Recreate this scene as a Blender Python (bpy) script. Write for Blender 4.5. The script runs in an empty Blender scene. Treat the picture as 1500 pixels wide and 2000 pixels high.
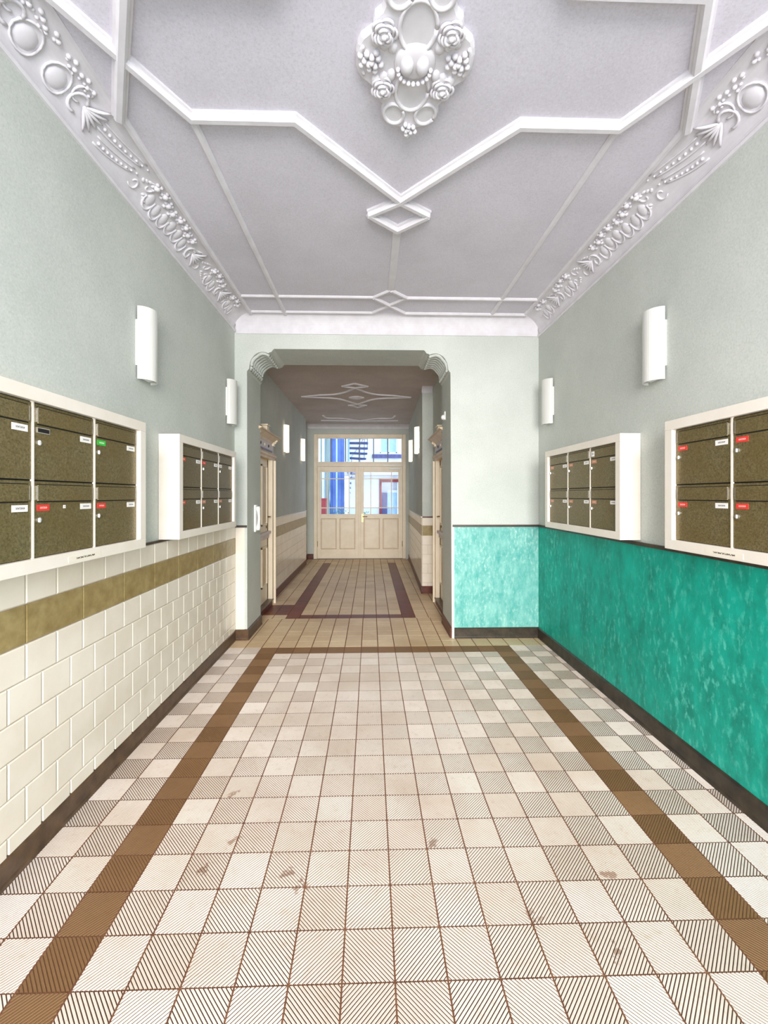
import bpy, bmesh, math, random
from mathutils import Vector, Matrix

random.seed(7)
scene = bpy.context.scene
col = scene.collection
PI = math.pi

# ------------------------------------------------------------------ camera, world, lights
FPX, CAM_H = 830.0, 1.556
YAW = math.atan(22.0 / FPX)
cd = bpy.data.cameras.new('camera')
cam = bpy.data.objects.new('camera', cd)
col.objects.link(cam)
cd.sensor_fit = 'HORIZONTAL'
cd.sensor_width = 36.0
cd.lens = 36.0 * FPX / 1500.0
cd.shift_x = 5.0 / 1500.0
cd.shift_y = -32.0 / 1500.0
cd.clip_start = 0.05
cam.location = (0, 0, CAM_H)
cam.rotation_euler = (PI / 2, 0, -YAW)
scene.camera = cam

world = bpy.data.worlds.new('overcast_sky')
scene.world = world
world.use_nodes = True
wb = world.node_tree.nodes['Background']
wb.inputs[0].default_value = (0.66, 0.80, 1.0, 1)
wb.inputs[1].default_value = 2.4
world.cycles.sampling_method = 'NONE'


def area_light(name, loc, rot, sx, sy, power, colour):
    ld = bpy.data.lights.new(name, 'AREA')
    ld.shape = 'RECTANGLE'
    ld.size, ld.size_y = sx, sy
    ld.energy = power
    ld.color = colour
    o = bpy.data.objects.new(name, ld)
    o.location, o.rotation_euler = loc, rot
    col.objects.link(o)
    return o


# daylight from the street, falling in through the unseen doorway behind the photographer, enlarged for flatter light
area_light('street_daylight', (0.195, -5.0, 3.1), (math.radians(88), 0, 0), 4.2, 4.6, 1150, (1.0, 0.965, 0.92))

scene.view_settings.view_transform = 'Standard'
scene.view_settings.look = 'None'
scene.view_settings.gamma = 1.0
scene.view_settings.use_curve_mapping = False
scene.view_settings.exposure = 0.27
scene.cycles.use_denoising = True
scene.cycles.max_bounces = 8
scene.cycles.diffuse_bounces = 5
scene.cycles.use_adaptive_sampling = True
scene.cycles.adaptive_threshold = 0.03
scene.cycles.sample_clamp_indirect = 8.0

# ------------------------------------------------------------------ materials


def lin(c):
    out = []
    for v in c[:3]:
        v = v / 255.0
        out.append(v / 12.92 if v <= 0.04045 else ((v + 0.055) / 1.055) ** 2.4)
    return (out[0], out[1], out[2], 1.0)


class NT:
    """small helper round a material's node tree"""

    def __init__(self, name):
        self.m = bpy.data.materials.new(name)
        self.m.use_nodes = True
        self.t = self.m.node_tree
        self.n = self.t.nodes
        self.b = self.n['Principled BSDF']
        self._pos = None

    def new(self, kind, **kw):
        n = self.n.new(kind)
        for k, v in kw.items():
            setattr(n, k, v)
        return n

    def link(self, a, b):
        self.t.links.new(a, b)

    def pos(self):
        if self._pos is None:
            self._pos = self.new('ShaderNodeNewGeometry').outputs['Position']
        return self._pos

    def noise(self, scale, detail=4, rough=0.6, stretch=None, vec=None):
        n = self.new('ShaderNodeTexNoise')
        n.inputs['Scale'].default_value = scale
        n.inputs['Detail'].default_value = detail
        n.inputs['Roughness'].default_value = rough
        v = vec or self.pos()
        if stretch:
            mp = self.new('ShaderNodeVectorMath', operation='MULTIPLY')
            self.link(v, mp.inputs[0])
            mp.inputs[1].default_value = stretch
            v = mp.outputs[0]
        self.link(v, n.inputs['Vector'])
        return n.outputs['Fac']

    def ramp(self, fac, a, b, lo=0.35, hi=0.65):
        r = self.new('ShaderNodeValToRGB')
        r.color_ramp.elements[0].position = lo
        r.color_ramp.elements[1].position = hi
        r.color_ramp.elements[0].color = a
        r.color_ramp.elements[1].color = b
        self.link(fac, r.inputs[0])
        return r.outputs[0]

    def mask(self, fac, lo, hi):
        r = self.new('ShaderNodeMapRange')
        r.inputs['From Min'].default_value = lo
        r.inputs['From Max'].default_value = hi
        self.link(fac, r.inputs['Value'])
        return r.outputs[0]

    def mix(self, fac, a, b):
        m = self.new('ShaderNodeMix', data_type='RGBA')
        for s, v in ((m.inputs['Factor'], fac), (m.inputs['A'], a), (m.inputs['B'], b)):
            if hasattr(v, 'is_output'):
                self.link(v, s)
            else:
                s.default_value = v
        return m.outputs['Result']

    def math(self, op, a, b=None):
        m = self.new('ShaderNodeMath', operation=op)
        for s, v in zip(m.inputs, (a, b)):
            if v is None:
                continue
            if hasattr(v, 'is_output'):
                self.link(v, s)
            else:
                s.default_value = v
        return m.outputs[0]

    def base(self, c):
        if hasattr(c, 'is_output'):
            self.link(c, self.b.inputs['Base Color'])
        else:
            self.b.inputs['Base Color'].default_value = c

    def bump(self, height, strength=0.3, dist=0.01):
        b = self.new('ShaderNodeBump')
        b.inputs['Strength'].default_value = strength
        b.inputs['Distance'].default_value = dist
        self.link(height, b.inputs['Height'])
        self.link(b.outputs[0], self.b.inputs['Normal'])

    def set(self, rough=0.5, metal=0.0, spec=0.5):
        self.b.inputs['Roughness'].default_value = rough
        self.b.inputs['Metallic'].default_value = metal
        self.b.inputs['Specular IOR Level'].default_value = spec
        return self


def M(name, c, c2=None, rough=0.5, scale=6.0, detail=5, bump=0.0, bscale=70.0, metal=0.0, spec=0.5, lo=0.35, hi=0.65, bdist=0.004):
    n = NT(name).set(rough, metal, spec)
    a = lin(c)
    if c2:
        n.base(n.ramp(n.noise(scale, detail), a, lin(c2), lo, hi))
    else:
        n.base(a)
    if bump:
        n.bump(n.noise(bscale, 3), bump, bdist)
    return n.m


MAT = {}
# plaster and paint


def painted(name, c, c2, dk, lt, rough=0.8, amount=0.35):
    n = NT(name).set(rough, 0, 0.4)
    base = n.ramp(n.noise(1.7, 4), lin(c), lin(c2))
    sp = n.noise(95, 3, 0.75)
    base = n.mix(n.math('MULTIPLY', n.mask(sp, 0.48, 0.36), amount), base, lin(dk))
    base = n.mix(n.math('MULTIPLY', n.mask(sp, 0.54, 0.68), amount), base, lin(lt))
    n.base(base)
    return n.m


MAT['wall'] = painted('sage_wall_paint', (191, 195, 188), (202, 205, 198), (164, 174, 162), (222, 222, 214))
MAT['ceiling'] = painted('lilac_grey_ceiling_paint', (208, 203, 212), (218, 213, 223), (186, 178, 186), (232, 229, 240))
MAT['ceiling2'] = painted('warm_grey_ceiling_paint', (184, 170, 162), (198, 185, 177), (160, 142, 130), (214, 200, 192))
MAT['plaster'] = M('white_plaster', (214, 209, 213), (224, 220, 224), rough=0.75, scale=9)
MAT['white'] = M('white_metal_paint', (236, 226, 212), (242, 233, 221), rough=0.42, scale=5)
MAT['lampglass'] = None
MAT['trim'] = M('dark_brown_rail', (52, 40, 32), (74, 58, 44), rough=0.4, scale=20)
MAT['base'] = M('brown_ceramic_skirting', (62, 44, 30), (104, 78, 54), rough=0.35, scale=14, detail=8, lo=0.3, hi=0.75)
MAT['basered'] = M('red_brown_skirting', (78, 34, 22), (104, 50, 34), rough=0.4, scale=14, detail=8)
MAT['baseblack'] = M('black_skirting', (40, 34, 28), (66, 56, 42), rough=0.4, scale=14, detail=8)
MAT['tile'] = M('cream_glazed_wall_tile', (230, 219, 202), (240, 231, 216), rough=0.18, scale=3.5, detail=6)
MAT['mortar'] = M('grey_white_mortar', (176, 164, 146), (198, 186, 168), rough=0.8, scale=30)
MAT['bandtile'] = M('ochre_band_tile', (138, 116, 70), (170, 150, 102), rough=0.3, scale=17, detail=9, lo=0.3, hi=0.7)
MAT['cream'] = M('cream_door_paint', (236, 220, 194), (244, 230, 206), rough=0.4, scale=5)
MAT['frieze'] = M('pale_lilac_paint', (208, 196, 196), (222, 212, 210), rough=0.5, scale=6)
MAT['doorwood'] = M('cream_brown_door_paint', (206, 180, 146), (222, 200, 168), rough=0.45, scale=6)
MAT['dooroutline'] = M('brown_shade_dirt_outline', (176, 146, 108), (196, 168, 132), rough=0.5, scale=12)  # recess shade and joint dirt round the door panels, put into the colour
MAT['brass'] = M('brass', (180, 150, 100), rough=0.3, metal=0.9)
MAT['steel'] = M('bright_steel', (226, 224, 220), rough=0.25, metal=0.9)
MAT['darkgap'] = M('black_gap', (16, 13, 10), rough=0.8)
MAT['whiteplastic'] = M('white_plastic', (240, 240, 236), rough=0.35)
MAT['iron'] = M('grey_window_iron', (120, 122, 128), rough=0.5)


def brushed():
    n = NT('dark_olive_anodised_metal').set(0.38, 0.35, 0.5)
    a = n.noise(120, 4, 0.8)
    b = n.noise(5.0, 4)
    c = n.mix(n.mask(a, 0.3, 0.7), lin((70, 60, 34)), lin((150, 136, 96)))
    c = n.mix(n.math('MULTIPLY', n.mask(b, 0.35, 0.7), 0.55), c, lin((112, 92, 44)))
    n.base(c)
    return n.m


MAT['olive'] = brushed()


def lamp_mat():
    n = NT('opal_white_glass').set(0.28, 0, 0.5)
    n.base(lin((212, 211, 205)))
    return n.m


MAT['lampglass'] = lamp_mat()


def lamp_mat_on():
    n = NT('opal_white_glass_glowing').set(0.28, 0, 0.5)
    n.base(lin((243, 240, 230)))
    n.b.inputs['Emission Color'].default_value = (1.0, 0.86, 0.66, 1)
    n.b.inputs['Emission Strength'].default_value = 0.85
    return n.m


MAT['lampglow'] = lamp_mat_on()
MAT['lampglow'].cycles.emission_sampling = 'FRONT'


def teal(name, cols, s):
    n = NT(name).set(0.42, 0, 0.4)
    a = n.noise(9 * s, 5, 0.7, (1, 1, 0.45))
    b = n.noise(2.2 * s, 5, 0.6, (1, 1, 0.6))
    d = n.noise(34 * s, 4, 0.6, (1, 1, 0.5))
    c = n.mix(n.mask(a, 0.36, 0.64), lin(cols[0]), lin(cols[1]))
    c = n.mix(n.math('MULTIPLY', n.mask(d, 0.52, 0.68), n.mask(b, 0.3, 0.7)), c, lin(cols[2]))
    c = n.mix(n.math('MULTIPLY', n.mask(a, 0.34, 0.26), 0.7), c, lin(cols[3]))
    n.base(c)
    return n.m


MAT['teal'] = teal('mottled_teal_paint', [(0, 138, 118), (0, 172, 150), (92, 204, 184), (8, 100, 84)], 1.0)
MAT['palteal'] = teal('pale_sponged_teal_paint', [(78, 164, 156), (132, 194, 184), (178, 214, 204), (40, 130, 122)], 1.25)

TILE = 0.17
STAINS = [(-0.34, 1.765), (-0.28, 1.70), (-0.70, 1.79), (0.985, 1.73), (0.60, 1.555), (0.84, 1.43), (-0.62, 1.93), (0.275, 1.90), (-0.72, 2.24)]


def floor_mat(name, c_light, c_dark, c_dirt, stains=True):
    n = NT(name).set(0.42, 0, 0.45)
    sn = n.new('ShaderNodeVectorMath', operation='SNAP')
    ad = n.new('ShaderNodeVectorMath', operation='ADD')
    n.link(n.pos(), ad.inputs[0])
    ad.inputs[1].default_value = (0.53 * TILE, 0.0005, 0.4)
    n.link(ad.outputs[0], sn.inputs[0])
    sn.inputs[1].default_value = (TILE, 0.1697, 1.0)
    wn = n.new('ShaderNodeTexWhiteNoise', noise_dimensions='3D')
    n.link(sn.outputs[0], wn.inputs['Vector'])
    c = n.mix(wn.outputs['Value'], lin(c_light), lin(c_dark))
    big = n.noise(1.3, 4)
    c = n.mix(n.math('MULTIPLY', n.mask(big, 0.42, 0.72), 0.55), c, lin(c_dirt))
    fine = n.noise(26, 4, 0.7)
    c = n.mix(n.math('MULTIPLY', n.mask(fine, 0.55, 0.75), 0.5), c, lin(c_dirt))
    if stains:
        warp = n.noise(30, 3, 0.7)
        tot = None
        for sx, sy in STAINS:
            dv = n.new('ShaderNodeVectorMath', operation='DISTANCE')
            n.link(n.pos(), dv.inputs[0])
            dv.inputs[1].default_value = (sx, sy, 0)
            w = n.math('ADD', dv.outputs['Value'], n.math('MULTIPLY', n.math('SUBTRACT', warp, 0.5), 0.20))
            m = n.mask(w, 0.022, 0.008)
            tot = m if tot is None else n.math('MAXIMUM', tot, m)
        c = n.mix(n.math('MULTIPLY', tot, 0.65), c, lin((122, 80, 48)))
    n.base(c)
    return n.m


MAT['ftile'] = floor_mat('ribbed_cream_floor_tile', (222, 209, 198), (206, 191, 177), (176, 150, 126))
MAT['ftile2'] = floor_mat('tan_passage_floor_tile', (222, 196, 158), (206, 178, 140), (172, 138, 98), False)
MAT['fband'] = floor_mat('brown_border_floor_tile', (132, 98, 64), (120, 88, 56), (104, 72, 44), False)
MAT['fdark'] = floor_mat('dark_red_brown_floor_tile', (124, 58, 26), (104, 48, 22), (84, 38, 18), False)
MAT['groove'] = M('brown_dirt_in_grooves', (62, 41, 27), (84, 60, 42), rough=0.9, scale=9)
MAT['groovedark'] = M('dark_dirt_in_grooves', (102, 70, 42), (118, 84, 52), rough=0.9, scale=9)
MAT['grout'] = M('brown_grout', (98, 58, 36), (124, 82, 54), rough=0.9, scale=12)


def print_mat(name, bg, ink):
    n = NT(name).set(0.5, 0, 0.4)
    tc = n.new('ShaderNodeTexCoord').outputs['Generated']
    sep = n.new('ShaderNodeSeparateXYZ')
    n.link(tc, sep.inputs[0])
    z = sep.outputs['Z']
    band = n.math('MULTIPLY', n.math('GREATER_THAN', z, 0.36), n.math('LESS_THAN', z, 0.66))
    x = sep.outputs['X']
    inside = n.math('MULTIPLY', n.math('GREATER_THAN', x, 0.22), n.math('LESS_THAN', x, 0.80))
    ns = n.noise(1.0, 2, 0.5, (34, 1, 5), tc)
    f = n.math('MULTIPLY', n.math('MULTIPLY', band, inside), n.mask(ns, 0.44, 0.5))
    n.base(n.mix(f, lin(bg), lin(ink)))
    return n.m


MAT['red'] = print_mat('red_sticker_print', (222, 62, 52), (250, 190, 180))
MAT['orange'] = print_mat('orange_red_sticker_print', (226, 92, 62), (250, 200, 180))
MAT['faded'] = print_mat('faded_pink_sticker_print', (196, 138, 108), (230, 200, 180))
MAT['green'] = print_mat('green_sticker_print', (58, 186, 66), (210, 240, 200))
MAT['label'] = print_mat('white_name_label_print', (244, 240, 236), (120, 112, 108))
MAT['notice'] = print_mat('white_notice_print', (240, 230, 212), (60, 50, 44))


def pane_mat():
    m = bpy.data.materials.new('clear_window_glass')
    m.use_nodes = True
    t = m.node_tree
    t.nodes.clear()
    out = t.nodes.new('ShaderNodeOutputMaterial')
    mx = t.nodes.new('ShaderNodeMixShader')
    tr = t.nodes.new('ShaderNodeBsdfTransparent')
    gl = t.nodes.new('ShaderNodeBsdfGlossy')
    fr = t.nodes.new('ShaderNodeFresnel')
    fr.inputs['IOR'].default_value = 1.15
    gl.inputs['Roughness'].default_value = 0.02
    tr.inputs['Color'].default_value = (0.95, 0.97, 1.0, 1)
    t.links.new(fr.outputs[0], mx.inputs[0])
    t.links.new(tr.outputs[0], mx.inputs[1])
    t.links.new(gl.outputs[0], mx.inputs[2])
    t.links.new(mx.outputs[0], out.inputs[0])
    return m


MAT['glass'] = pane_mat()
# courtyard
MAT['facade'] = M('white_render', (236, 238, 244), (246, 247, 250), rough=0.8, scale=2)
MAT['wing'] = M('grey_green_render', (150, 172, 160), (168, 186, 174), rough=0.8, scale=1.4)
MAT['blue'] = M('blue_sheet_metal', (62, 92, 160), (92, 120, 184), rough=0.45, scale=1.3)
MAT['stairblue'] = M('dark_blue_steel', (30, 48, 100), (46, 66, 120), rough=0.4, scale=4)
MAT['paleblue'] = M('pale_blue_blind', (176, 208, 240), (190, 218, 246), rough=0.5)
MAT['redpaint'] = M('dark_red_paint', (140, 40, 44), (160, 56, 54), rough=0.5)
MAT['paving'] = M('pale_courtyard_paving', (206, 206, 204), (224, 223, 220), rough=0.85, scale=3)
MAT['leaf'] = M('green_leaf', (92, 130, 84), (130, 160, 110), rough=0.6, scale=20)
MAT['slate'] = M('violet_grey_stone', (84, 82, 130), (108, 104, 150), rough=0.6)

# ------------------------------------------------------------------ mesh builder


class MB:
    def __init__(self):
        self.v, self.f, self.m = [], [], []

    def add(self, vs, fs, mi=0):
        b = len(self.v)
        self.v += [tuple(p) for p in vs]
        for f in fs:
            self.f.append([b + i for i in f])
            self.m.append(mi)
        return self

    def box(self, x0, x1, y0, y1, z0, z1, mi=0):
        return self.add([(x0, y0, z0), (x1, y0, z0), (x1, y1, z0), (x0, y1, z0), (x0, y0, z1), (x1, y0, z1), (x1, y1, z1), (x0, y1, z1)],
                        [(0, 3, 2, 1), (4, 5, 6, 7), (0, 1, 5, 4), (1, 2, 6, 5), (2, 3, 7, 6), (3, 0, 4, 7)], mi)

    def prism(self, pts, fn, a, b, mi=0, caps=True):
        """closed 2-D outline pts, fn(p, t) -> 3-D point; extruded from t=a to t=b"""
        n = len(pts)
        vs = [fn(p, a) for p in pts] + [fn(p, b) for p in pts]
        fs = [(i, (i + 1) % n, n + (i + 1) % n, n + i) for i in range(n)]
        if caps:
            fs += [tuple(range(n))[::-1], tuple(range(n, 2 * n))]
        return self.add(vs, fs, mi)

    def strip(self, rows, closed=False, mi=0):
        """grid of points: rows of equal length"""
        n = len(rows[0])
        vs = [p for r in rows for p in r]
        fs = []
        for j in range(len(rows) - 1):
            for i in range(n if closed else n - 1):
                k = (i + 1) % n
                fs.append((j * n + i, j * n + k, (j + 1) * n + k, (j + 1) * n + i))
        return self.add(vs, fs, mi)

    def tube(self, path, r, n=6, mi=0, caps=True):
        path = [Vector(p) for p in path]
        rows = []
        up = Vector((0.0123, 0.0231, 1.0)).normalized()
        for i, p in enumerate(path):
            d = (path[min(i + 1, len(path) - 1)] - path[max(i - 1, 0)]).normalized()
            u = up if abs(d.dot(up)) < 0.95 else Vector((1, 0.02, 0))
            s = d.cross(u).normalized()
            t = s.cross(d)
            rr = r[i] if isinstance(r, (list, tuple)) else r
            rows.append([p + (s * math.cos(a) + t * math.sin(a)) * rr for a in [2 * PI * k / n for k in range(n)]])
        b = len(self.v)
        self.strip(rows, True, mi)
        if caps:
            self.f.append([b + i for i in range(n)][::-1])
            self.f.append([b + (len(rows) - 1) * n + i for i in range(n)])
            self.m += [mi, mi]
        return self

    def ball(self, c, rx, ry=None, rz=None, nu=8, nv=5, ax=None, mi=0):
        ry = rx if ry is None else ry
        rz = rx if rz is None else rz
        c = Vector(c)
        X, Y, Z = ax or (Vector((1, 0, 0)), Vector((0, 1, 0)), Vector((0, 0, 1)))
        vs = [c - Z * rz]
        for j in range(1, nv):
            a = -PI / 2 + PI * j / nv
            for i in range(nu):
                t = 2 * PI * i / nu
                vs.append(c + X * (rx * math.cos(a) * math.cos(t)) + Y * (ry * math.cos(a) * math.sin(t)) + Z * (rz * math.sin(a)))
        vs.append(c + Z * rz)
        fs = [(0, 1 + (i + 1) % nu, 1 + i) for i in range(nu)]
        for j in range(nv - 2):
            for i in range(nu):
                a, b = 1 + j * nu + i, 1 + j * nu + (i + 1) % nu
                fs.append((a, b, b + nu, a + nu))
        top = len(vs) - 1
        o = 1 + (nv - 2) * nu
        fs += [(o + i, o + (i + 1) % nu, top) for i in range(nu)]
        return self.add(vs, fs, mi)

    def cyl(self, c, axis, r, h, n=12, mi=0):
        c, axis = Vector(c), Vector(axis).normalized()
        return self.tube([c, c + axis * h], r, n, mi)

    def mesh(self, name, mats):
        me = bpy.data.meshes.new(name)
        me.from_pydata(self.v, [], self.f)
        for m in (mats if isinstance(mats, (list, tuple)) else [mats]):
            me.materials.append(m)
        if any(self.m):
            me.polygons.foreach_set('material_index', self.m)
        bm = bmesh.new()
        bm.from_mesh(me)
        bmesh.ops.recalc_face_normals(bm, faces=bm.faces)
        bm.to_mesh(me)
        bm.free()
        return me

    def build(self, name, mats, parent=None, smooth=False, bevel=0.0):
        me = self.mesh(name, mats)
        if smooth:
            me.polygons.foreach_set('use_smooth', [True] * len(me.polygons))
        o = bpy.data.objects.new(name, me)
        col.objects.link(o)
        if parent:
            o.parent = parent
        if bevel:
            bv = o.modifiers.new('bevel', 'BEVEL')
            bv.width, bv.segments, bv.limit_method = bevel, 2, 'ANGLE'
        return o


def tag(o, label=None, cat=None, group=None, kind=None):
    for k, v in (('label', label), ('category', cat), ('group', group), ('kind', kind)):
        if v:
            o[k] = v
    return o


def empty(name, loc=(0, 0, 0), rz=0.0):
    o = bpy.data.objects.new(name, None)
    o.location = loc
    o.rotation_euler = (0, 0, rz)
    o.empty_display_size = 0.1
    col.objects.link(o)
    return o


def copy_tree(o, parent=None):
    c = o.copy()
    col.objects.link(c)
    c.parent = parent
    for ch in list(o.children):
        copy_tree(ch, c)
    return c


def struct(o, label, cat):
    return tag(o, label, cat, None, 'structure')


# ------------------------------------------------------------------ room measures (metres)
L, R = -1.46, 1.85
YF, YA, YB, YD = -0.86, 4.62, 5.18, 10.43      # street wall, arch front, arch back, courtyard door
HC, HP = 3.48, 3.28                             # ceilings
PLX = -1.45                                     # passage, left wall
BB = 0.115                                      # skirting height
DADO = 1.235
ZL, ZR, ZB = 3.345, 3.32, 3.312                 # lower edge of the cornices


def prx(y):                                     # the passage's right wall runs slightly askew
    return 0.83 + (y - 6.75) * (0.955 - 0.83) / (YD - 6.75)


# ------------------------------------------------------------------ floor
floor = MB().box(L - 0.12, R + 0.12, YF - 0.3, YD + 0.12, -0.08, -0.0022).build('floor', MAT['grout'])
struct(floor, 'ribbed cream tile floor with brown border bands', 'floor')
GAP = 0.0021
GAPX = 0.0030
PER = TILE / 12.0 * 0.70711                     # groove spacing across the ribs


def clip_strip(w, h, sgn, s0, s1):
    poly = [(0, 0), (w, 0), (w, h), (0, h)]

    def S(p):
        return (p[0] + sgn * p[1]) * 0.70711

    for lim, keep in ((s0, 1), (s1, -1)):
        out = []
        for i, p in enumerate(poly):
            q = poly[(i + 1) % len(poly)]
            a, b = (S(p) - lim) * keep, (S(q) - lim) * keep
            if a >= 0:
                out.append(p)
            if (a >= 0) != (b >= 0):
                t = a / (a - b)
                out.append((p[0] + (q[0] - p[0]) * t, p[1] + (q[1] - p[1]) * t))
        poly = out
        if len(poly) < 3:
            return [], S
    return poly, S


def ribbed(mb, x0, y0, w, h, sgn, mtop=0, mlow=1, depth=0.0020):
    """a tile whose face is cut by diagonal grooves"""
    ss = [0, w * 0.70711, sgn * h * 0.70711, (w + sgn * h) * 0.70711]
    k0, k1 = math.floor(min(ss) / PER) - 1, math.ceil(max(ss) / PER) + 1
    seg = [(0.0, 0.52, 0, 0, mtop), (0.52, 0.62, 0, -depth, mtop), (0.62, 0.90, -depth, -depth, mlow), (0.90, 1.0, -depth, 0, mtop)]
    for k in range(k0, k1):
        for a, b, za, zb, mi in seg:
            s0, s1 = (k + a) * PER, (k + b) * PER
            poly, S = clip_strip(w, h, sgn, s0, s1)
            if poly:
                mb.add([(x0 + p[0], y0 + p[1], za + (zb - za) * min(1, max(0, (S(p) - s0) / (s1 - s0)))) for p in poly], [tuple(range(len(poly)))], mi)


CE = [(n - 0.53) * TILE for n in range(-8, 12)]
CE = [x for x in CE if L - 0.02 < x < R]
CE = CE + [R]
CE[0] = L
ROWP = 0.1697
RE = [n * ROWP for n in range(-5, 25)] + [4.21, 4.38]
YFE = [4.38 + 0.17 * k for k in range(1, 7)]
tile_mesh = {}


def tile_data(w, h, sgn, kind):
    k = (round(w, 3), round(h, 3), sgn, kind)
    if k not in tile_mesh:
        mb = MB()
        ribbed(mb, GAPX, GAP, w - 2 * GAPX, h - 2 * GAP, sgn)
        tile_mesh[k] = mb.mesh('ribbed_tile', [MAT['ftile'], MAT['groove']] if kind == 'c' else [MAT['fband'], MAT['groovedark']])
    return tile_mesh[k]


cands, rest = [], MB()
restb = MB()
for j in range(len(RE) - 1):
    y0, y1 = RE[j], RE[j + 1]
    for i in range(len(CE) - 1):
        x0, x1 = CE[i], CE[i + 1]
        if x1 - x0 < 0.03:
            continue
        cx = (x0 + x1) / 2 / TILE
        band_col = (-6.55 < cx < -5.5) or (7.45 < cx < 8.5)
        band_row = y0 > 4.2 and -6.55 < cx < 8.5
        isband = (band_col and y1 < 4.4) or band_row
        sgn = 1 if (i + j) % 2 else -1
        cands.append((x0, x1, y0, y1, sgn, isband))


def in_view(x0, x1, y0, y1):
    ym = (y0 + y1) / 2
    if ym < 1.16:
        return False
    px0, px1 = 723 + 830 * x0 / ym, 723 + 830 * x1 / ym
    return px1 > -20 and px0 < 1520


vis = [c for c in cands if in_view(*c[:4])]
single_c = sorted([c for c in vis if not c[5]], key=lambda c: c[2])[:296]
single_b = [c for c in vis if c[5]]
keys = set((c[0], c[2]) for c in single_c + single_b)
for c in single_c + single_b:
    x0, x1, y0, y1, sgn, b = c
    me = tile_data(x1 - x0, y1 - y0, sgn, 'b' if b else 'c')
    o = bpy.data.objects.new('border_tile' if b else 'floor_tile', me)
    o.location = (x0, y0, 0)
    col.objects.link(o)
    o.parent = floor
for c in cands:
    x0, x1, y0, y1, sgn, b = c
    if (x0, y0) in keys:
        continue
    ribbed(restb if b else rest, x0 + GAPX, y0 + GAP, x1 - x0 - 2 * GAPX, y1 - y0 - 2 * GAP, sgn)


def flat_tile(mb, x0, x1, y0, y1, mi=0, g=GAP):
    if x1 - x0 > 0.02 and y1 - y0 > 0.02:
        mb.box(x0 + g * 2.2, x1 - g * 2.2, y0 + g, y1 - g, -0.004, 0.0, mi)


# rows between the front border and the passage border
near_rest = rest
rest = MB()
ya = 4.38
for yb in YFE:
    for i in range(len(CE) - 1):
        flat_tile(rest, CE[i], CE[i + 1], ya, yb)
    ya = yb
# passage field, its side strips and borders
dark = MB()
YP0, YP1 = 5.40, 5.57
bx0, bx1, bx2, bx3 = -1.072, -0.905, 0.410, 0.578
inner = [bx1 + (bx2 - bx1) * k / 8 for k in range(9)]
rows = [YP1 + 0.171 * k for k in range(30) if YP1 + 0.171 * k < YD + 0.1]
for k in range(8):
    flat_tile(dark, inner[k], inner[k + 1], YP0, YP1)
flat_tile(dark, bx0, bx1, YP0, YP1)
flat_tile(dark, bx2, bx3, YP0, YP1)
for a, b in zip(rows[:-1], rows[1:]):
    endrow = b > 9.95
    for k in range(8):
        flat_tile(rest, inner[k], inner[k + 1], a, b)
    for c0, c1 in ((bx0, bx1), (bx2, bx3)):
        flat_tile(rest if endrow else dark, c0, c1, a, b)
    for c0, c1 in ((bx0 - 0.17, bx0), (bx0 - 0.34, bx0 - 0.17), (-1.56, bx0 - 0.34)):
        flat_tile(dark if b < 6.11 and c1 > -1.4 else rest, c0, c1, a, b)
    for c0, c1 in ((bx3, bx3 + 0.17), (bx3 + 0.17, bx3 + 0.34), (bx3 + 0.34, 1.06)):
        flat_tile(rest, c0, c1, a, b)
for c0, c1 in ((bx0 - 0.17, bx0), (bx0 - 0.34, bx0 - 0.17), (-1.5, bx0 - 0.34), (bx3, bx3 + 0.17), (bx3 + 0.17, bx3 + 0.34), (bx3 + 0.34, 1.06)):
    flat_tile(rest, c0, c1, YP0, YP1)
tag(near_rest.build('distant_floor_tiles', [MAT['ftile'], MAT['groove']], floor), kind='stuff')
tag(rest.build('passage_floor_tiles', MAT['ftile2'], floor), kind='stuff')
tag(restb.build('front_border_tiles', [MAT['fband'], MAT['groovedark']], floor), kind='stuff')
tag(dark.build('passage_border_tiles', MAT['fdark'], floor), kind='stuff')

# ------------------------------------------------------------------ walls
wl = MB().box(L - 0.16, L, YF - 0.16, YA, 0, HC).build('wall_left', [MAT['wall']])
struct(wl, 'sage painted wall with white tile dado and mailboxes', 'wall')
wr = MB().box(R, R + 0.16, YF - 0.16, YA, 0, HC).build('wall_right', MAT['wall'])
struct(wr, 'sage painted wall above a mottled teal dado', 'wall')

# street wall behind the photographer, its door opening enlarged to even out the daylight
wf = MB()
wf.box(L - 0.16, L + 0.12, YF - 0.16, YF, 0, HC)
wf.box(R - 0.12, R + 0.16, YF - 0.16, YF, 0, HC)
wf.box(L + 0.12, R - 0.12, YF - 0.16, YF, 3.36, HC)
struct(wf.build('wall_front', MAT['wall']), 'sage wall with the street door opening', 'wall')

# arch wall: outline of the opening with its hollow corners
brL = [(-1.328, 2.898), (-1.306, 2.925), (-1.302, 2.96), (-1.294, 3.0), (-1.275, 3.04), (-1.25, 3.072), (-1.215, 3.096), (-1.175, 3.108), (-1.135, 3.105), (-1.1, 3.093),
       (-1.083, 3.104), (-1.067, 3.106), (-1.055, 3.126), (-1.038, 3.141)]
brR = [(-0.452 - p[0], p[1]) for p in brL][::-1]
brR = [(x if z > 2.9 else 0.876, z) for x, z in brR]
outline = [(L - 0.16, 0), (L - 0.16, HC + 0.1), (R + 0.16, HC + 0.1), (R + 0.16, 0), (0.892, 0)] + brR[::-1] + brL[::-1] + [(-1.325, 0)]
wa = MB()
wa.prism(outline, lambda p, t: (p[0], t, p[1]), YA, YB)
wa = wa.build('wall_back', MAT['wall'])
struct(wa, 'sage wall with a wide round-cornered opening to the passage', 'wall')


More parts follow.
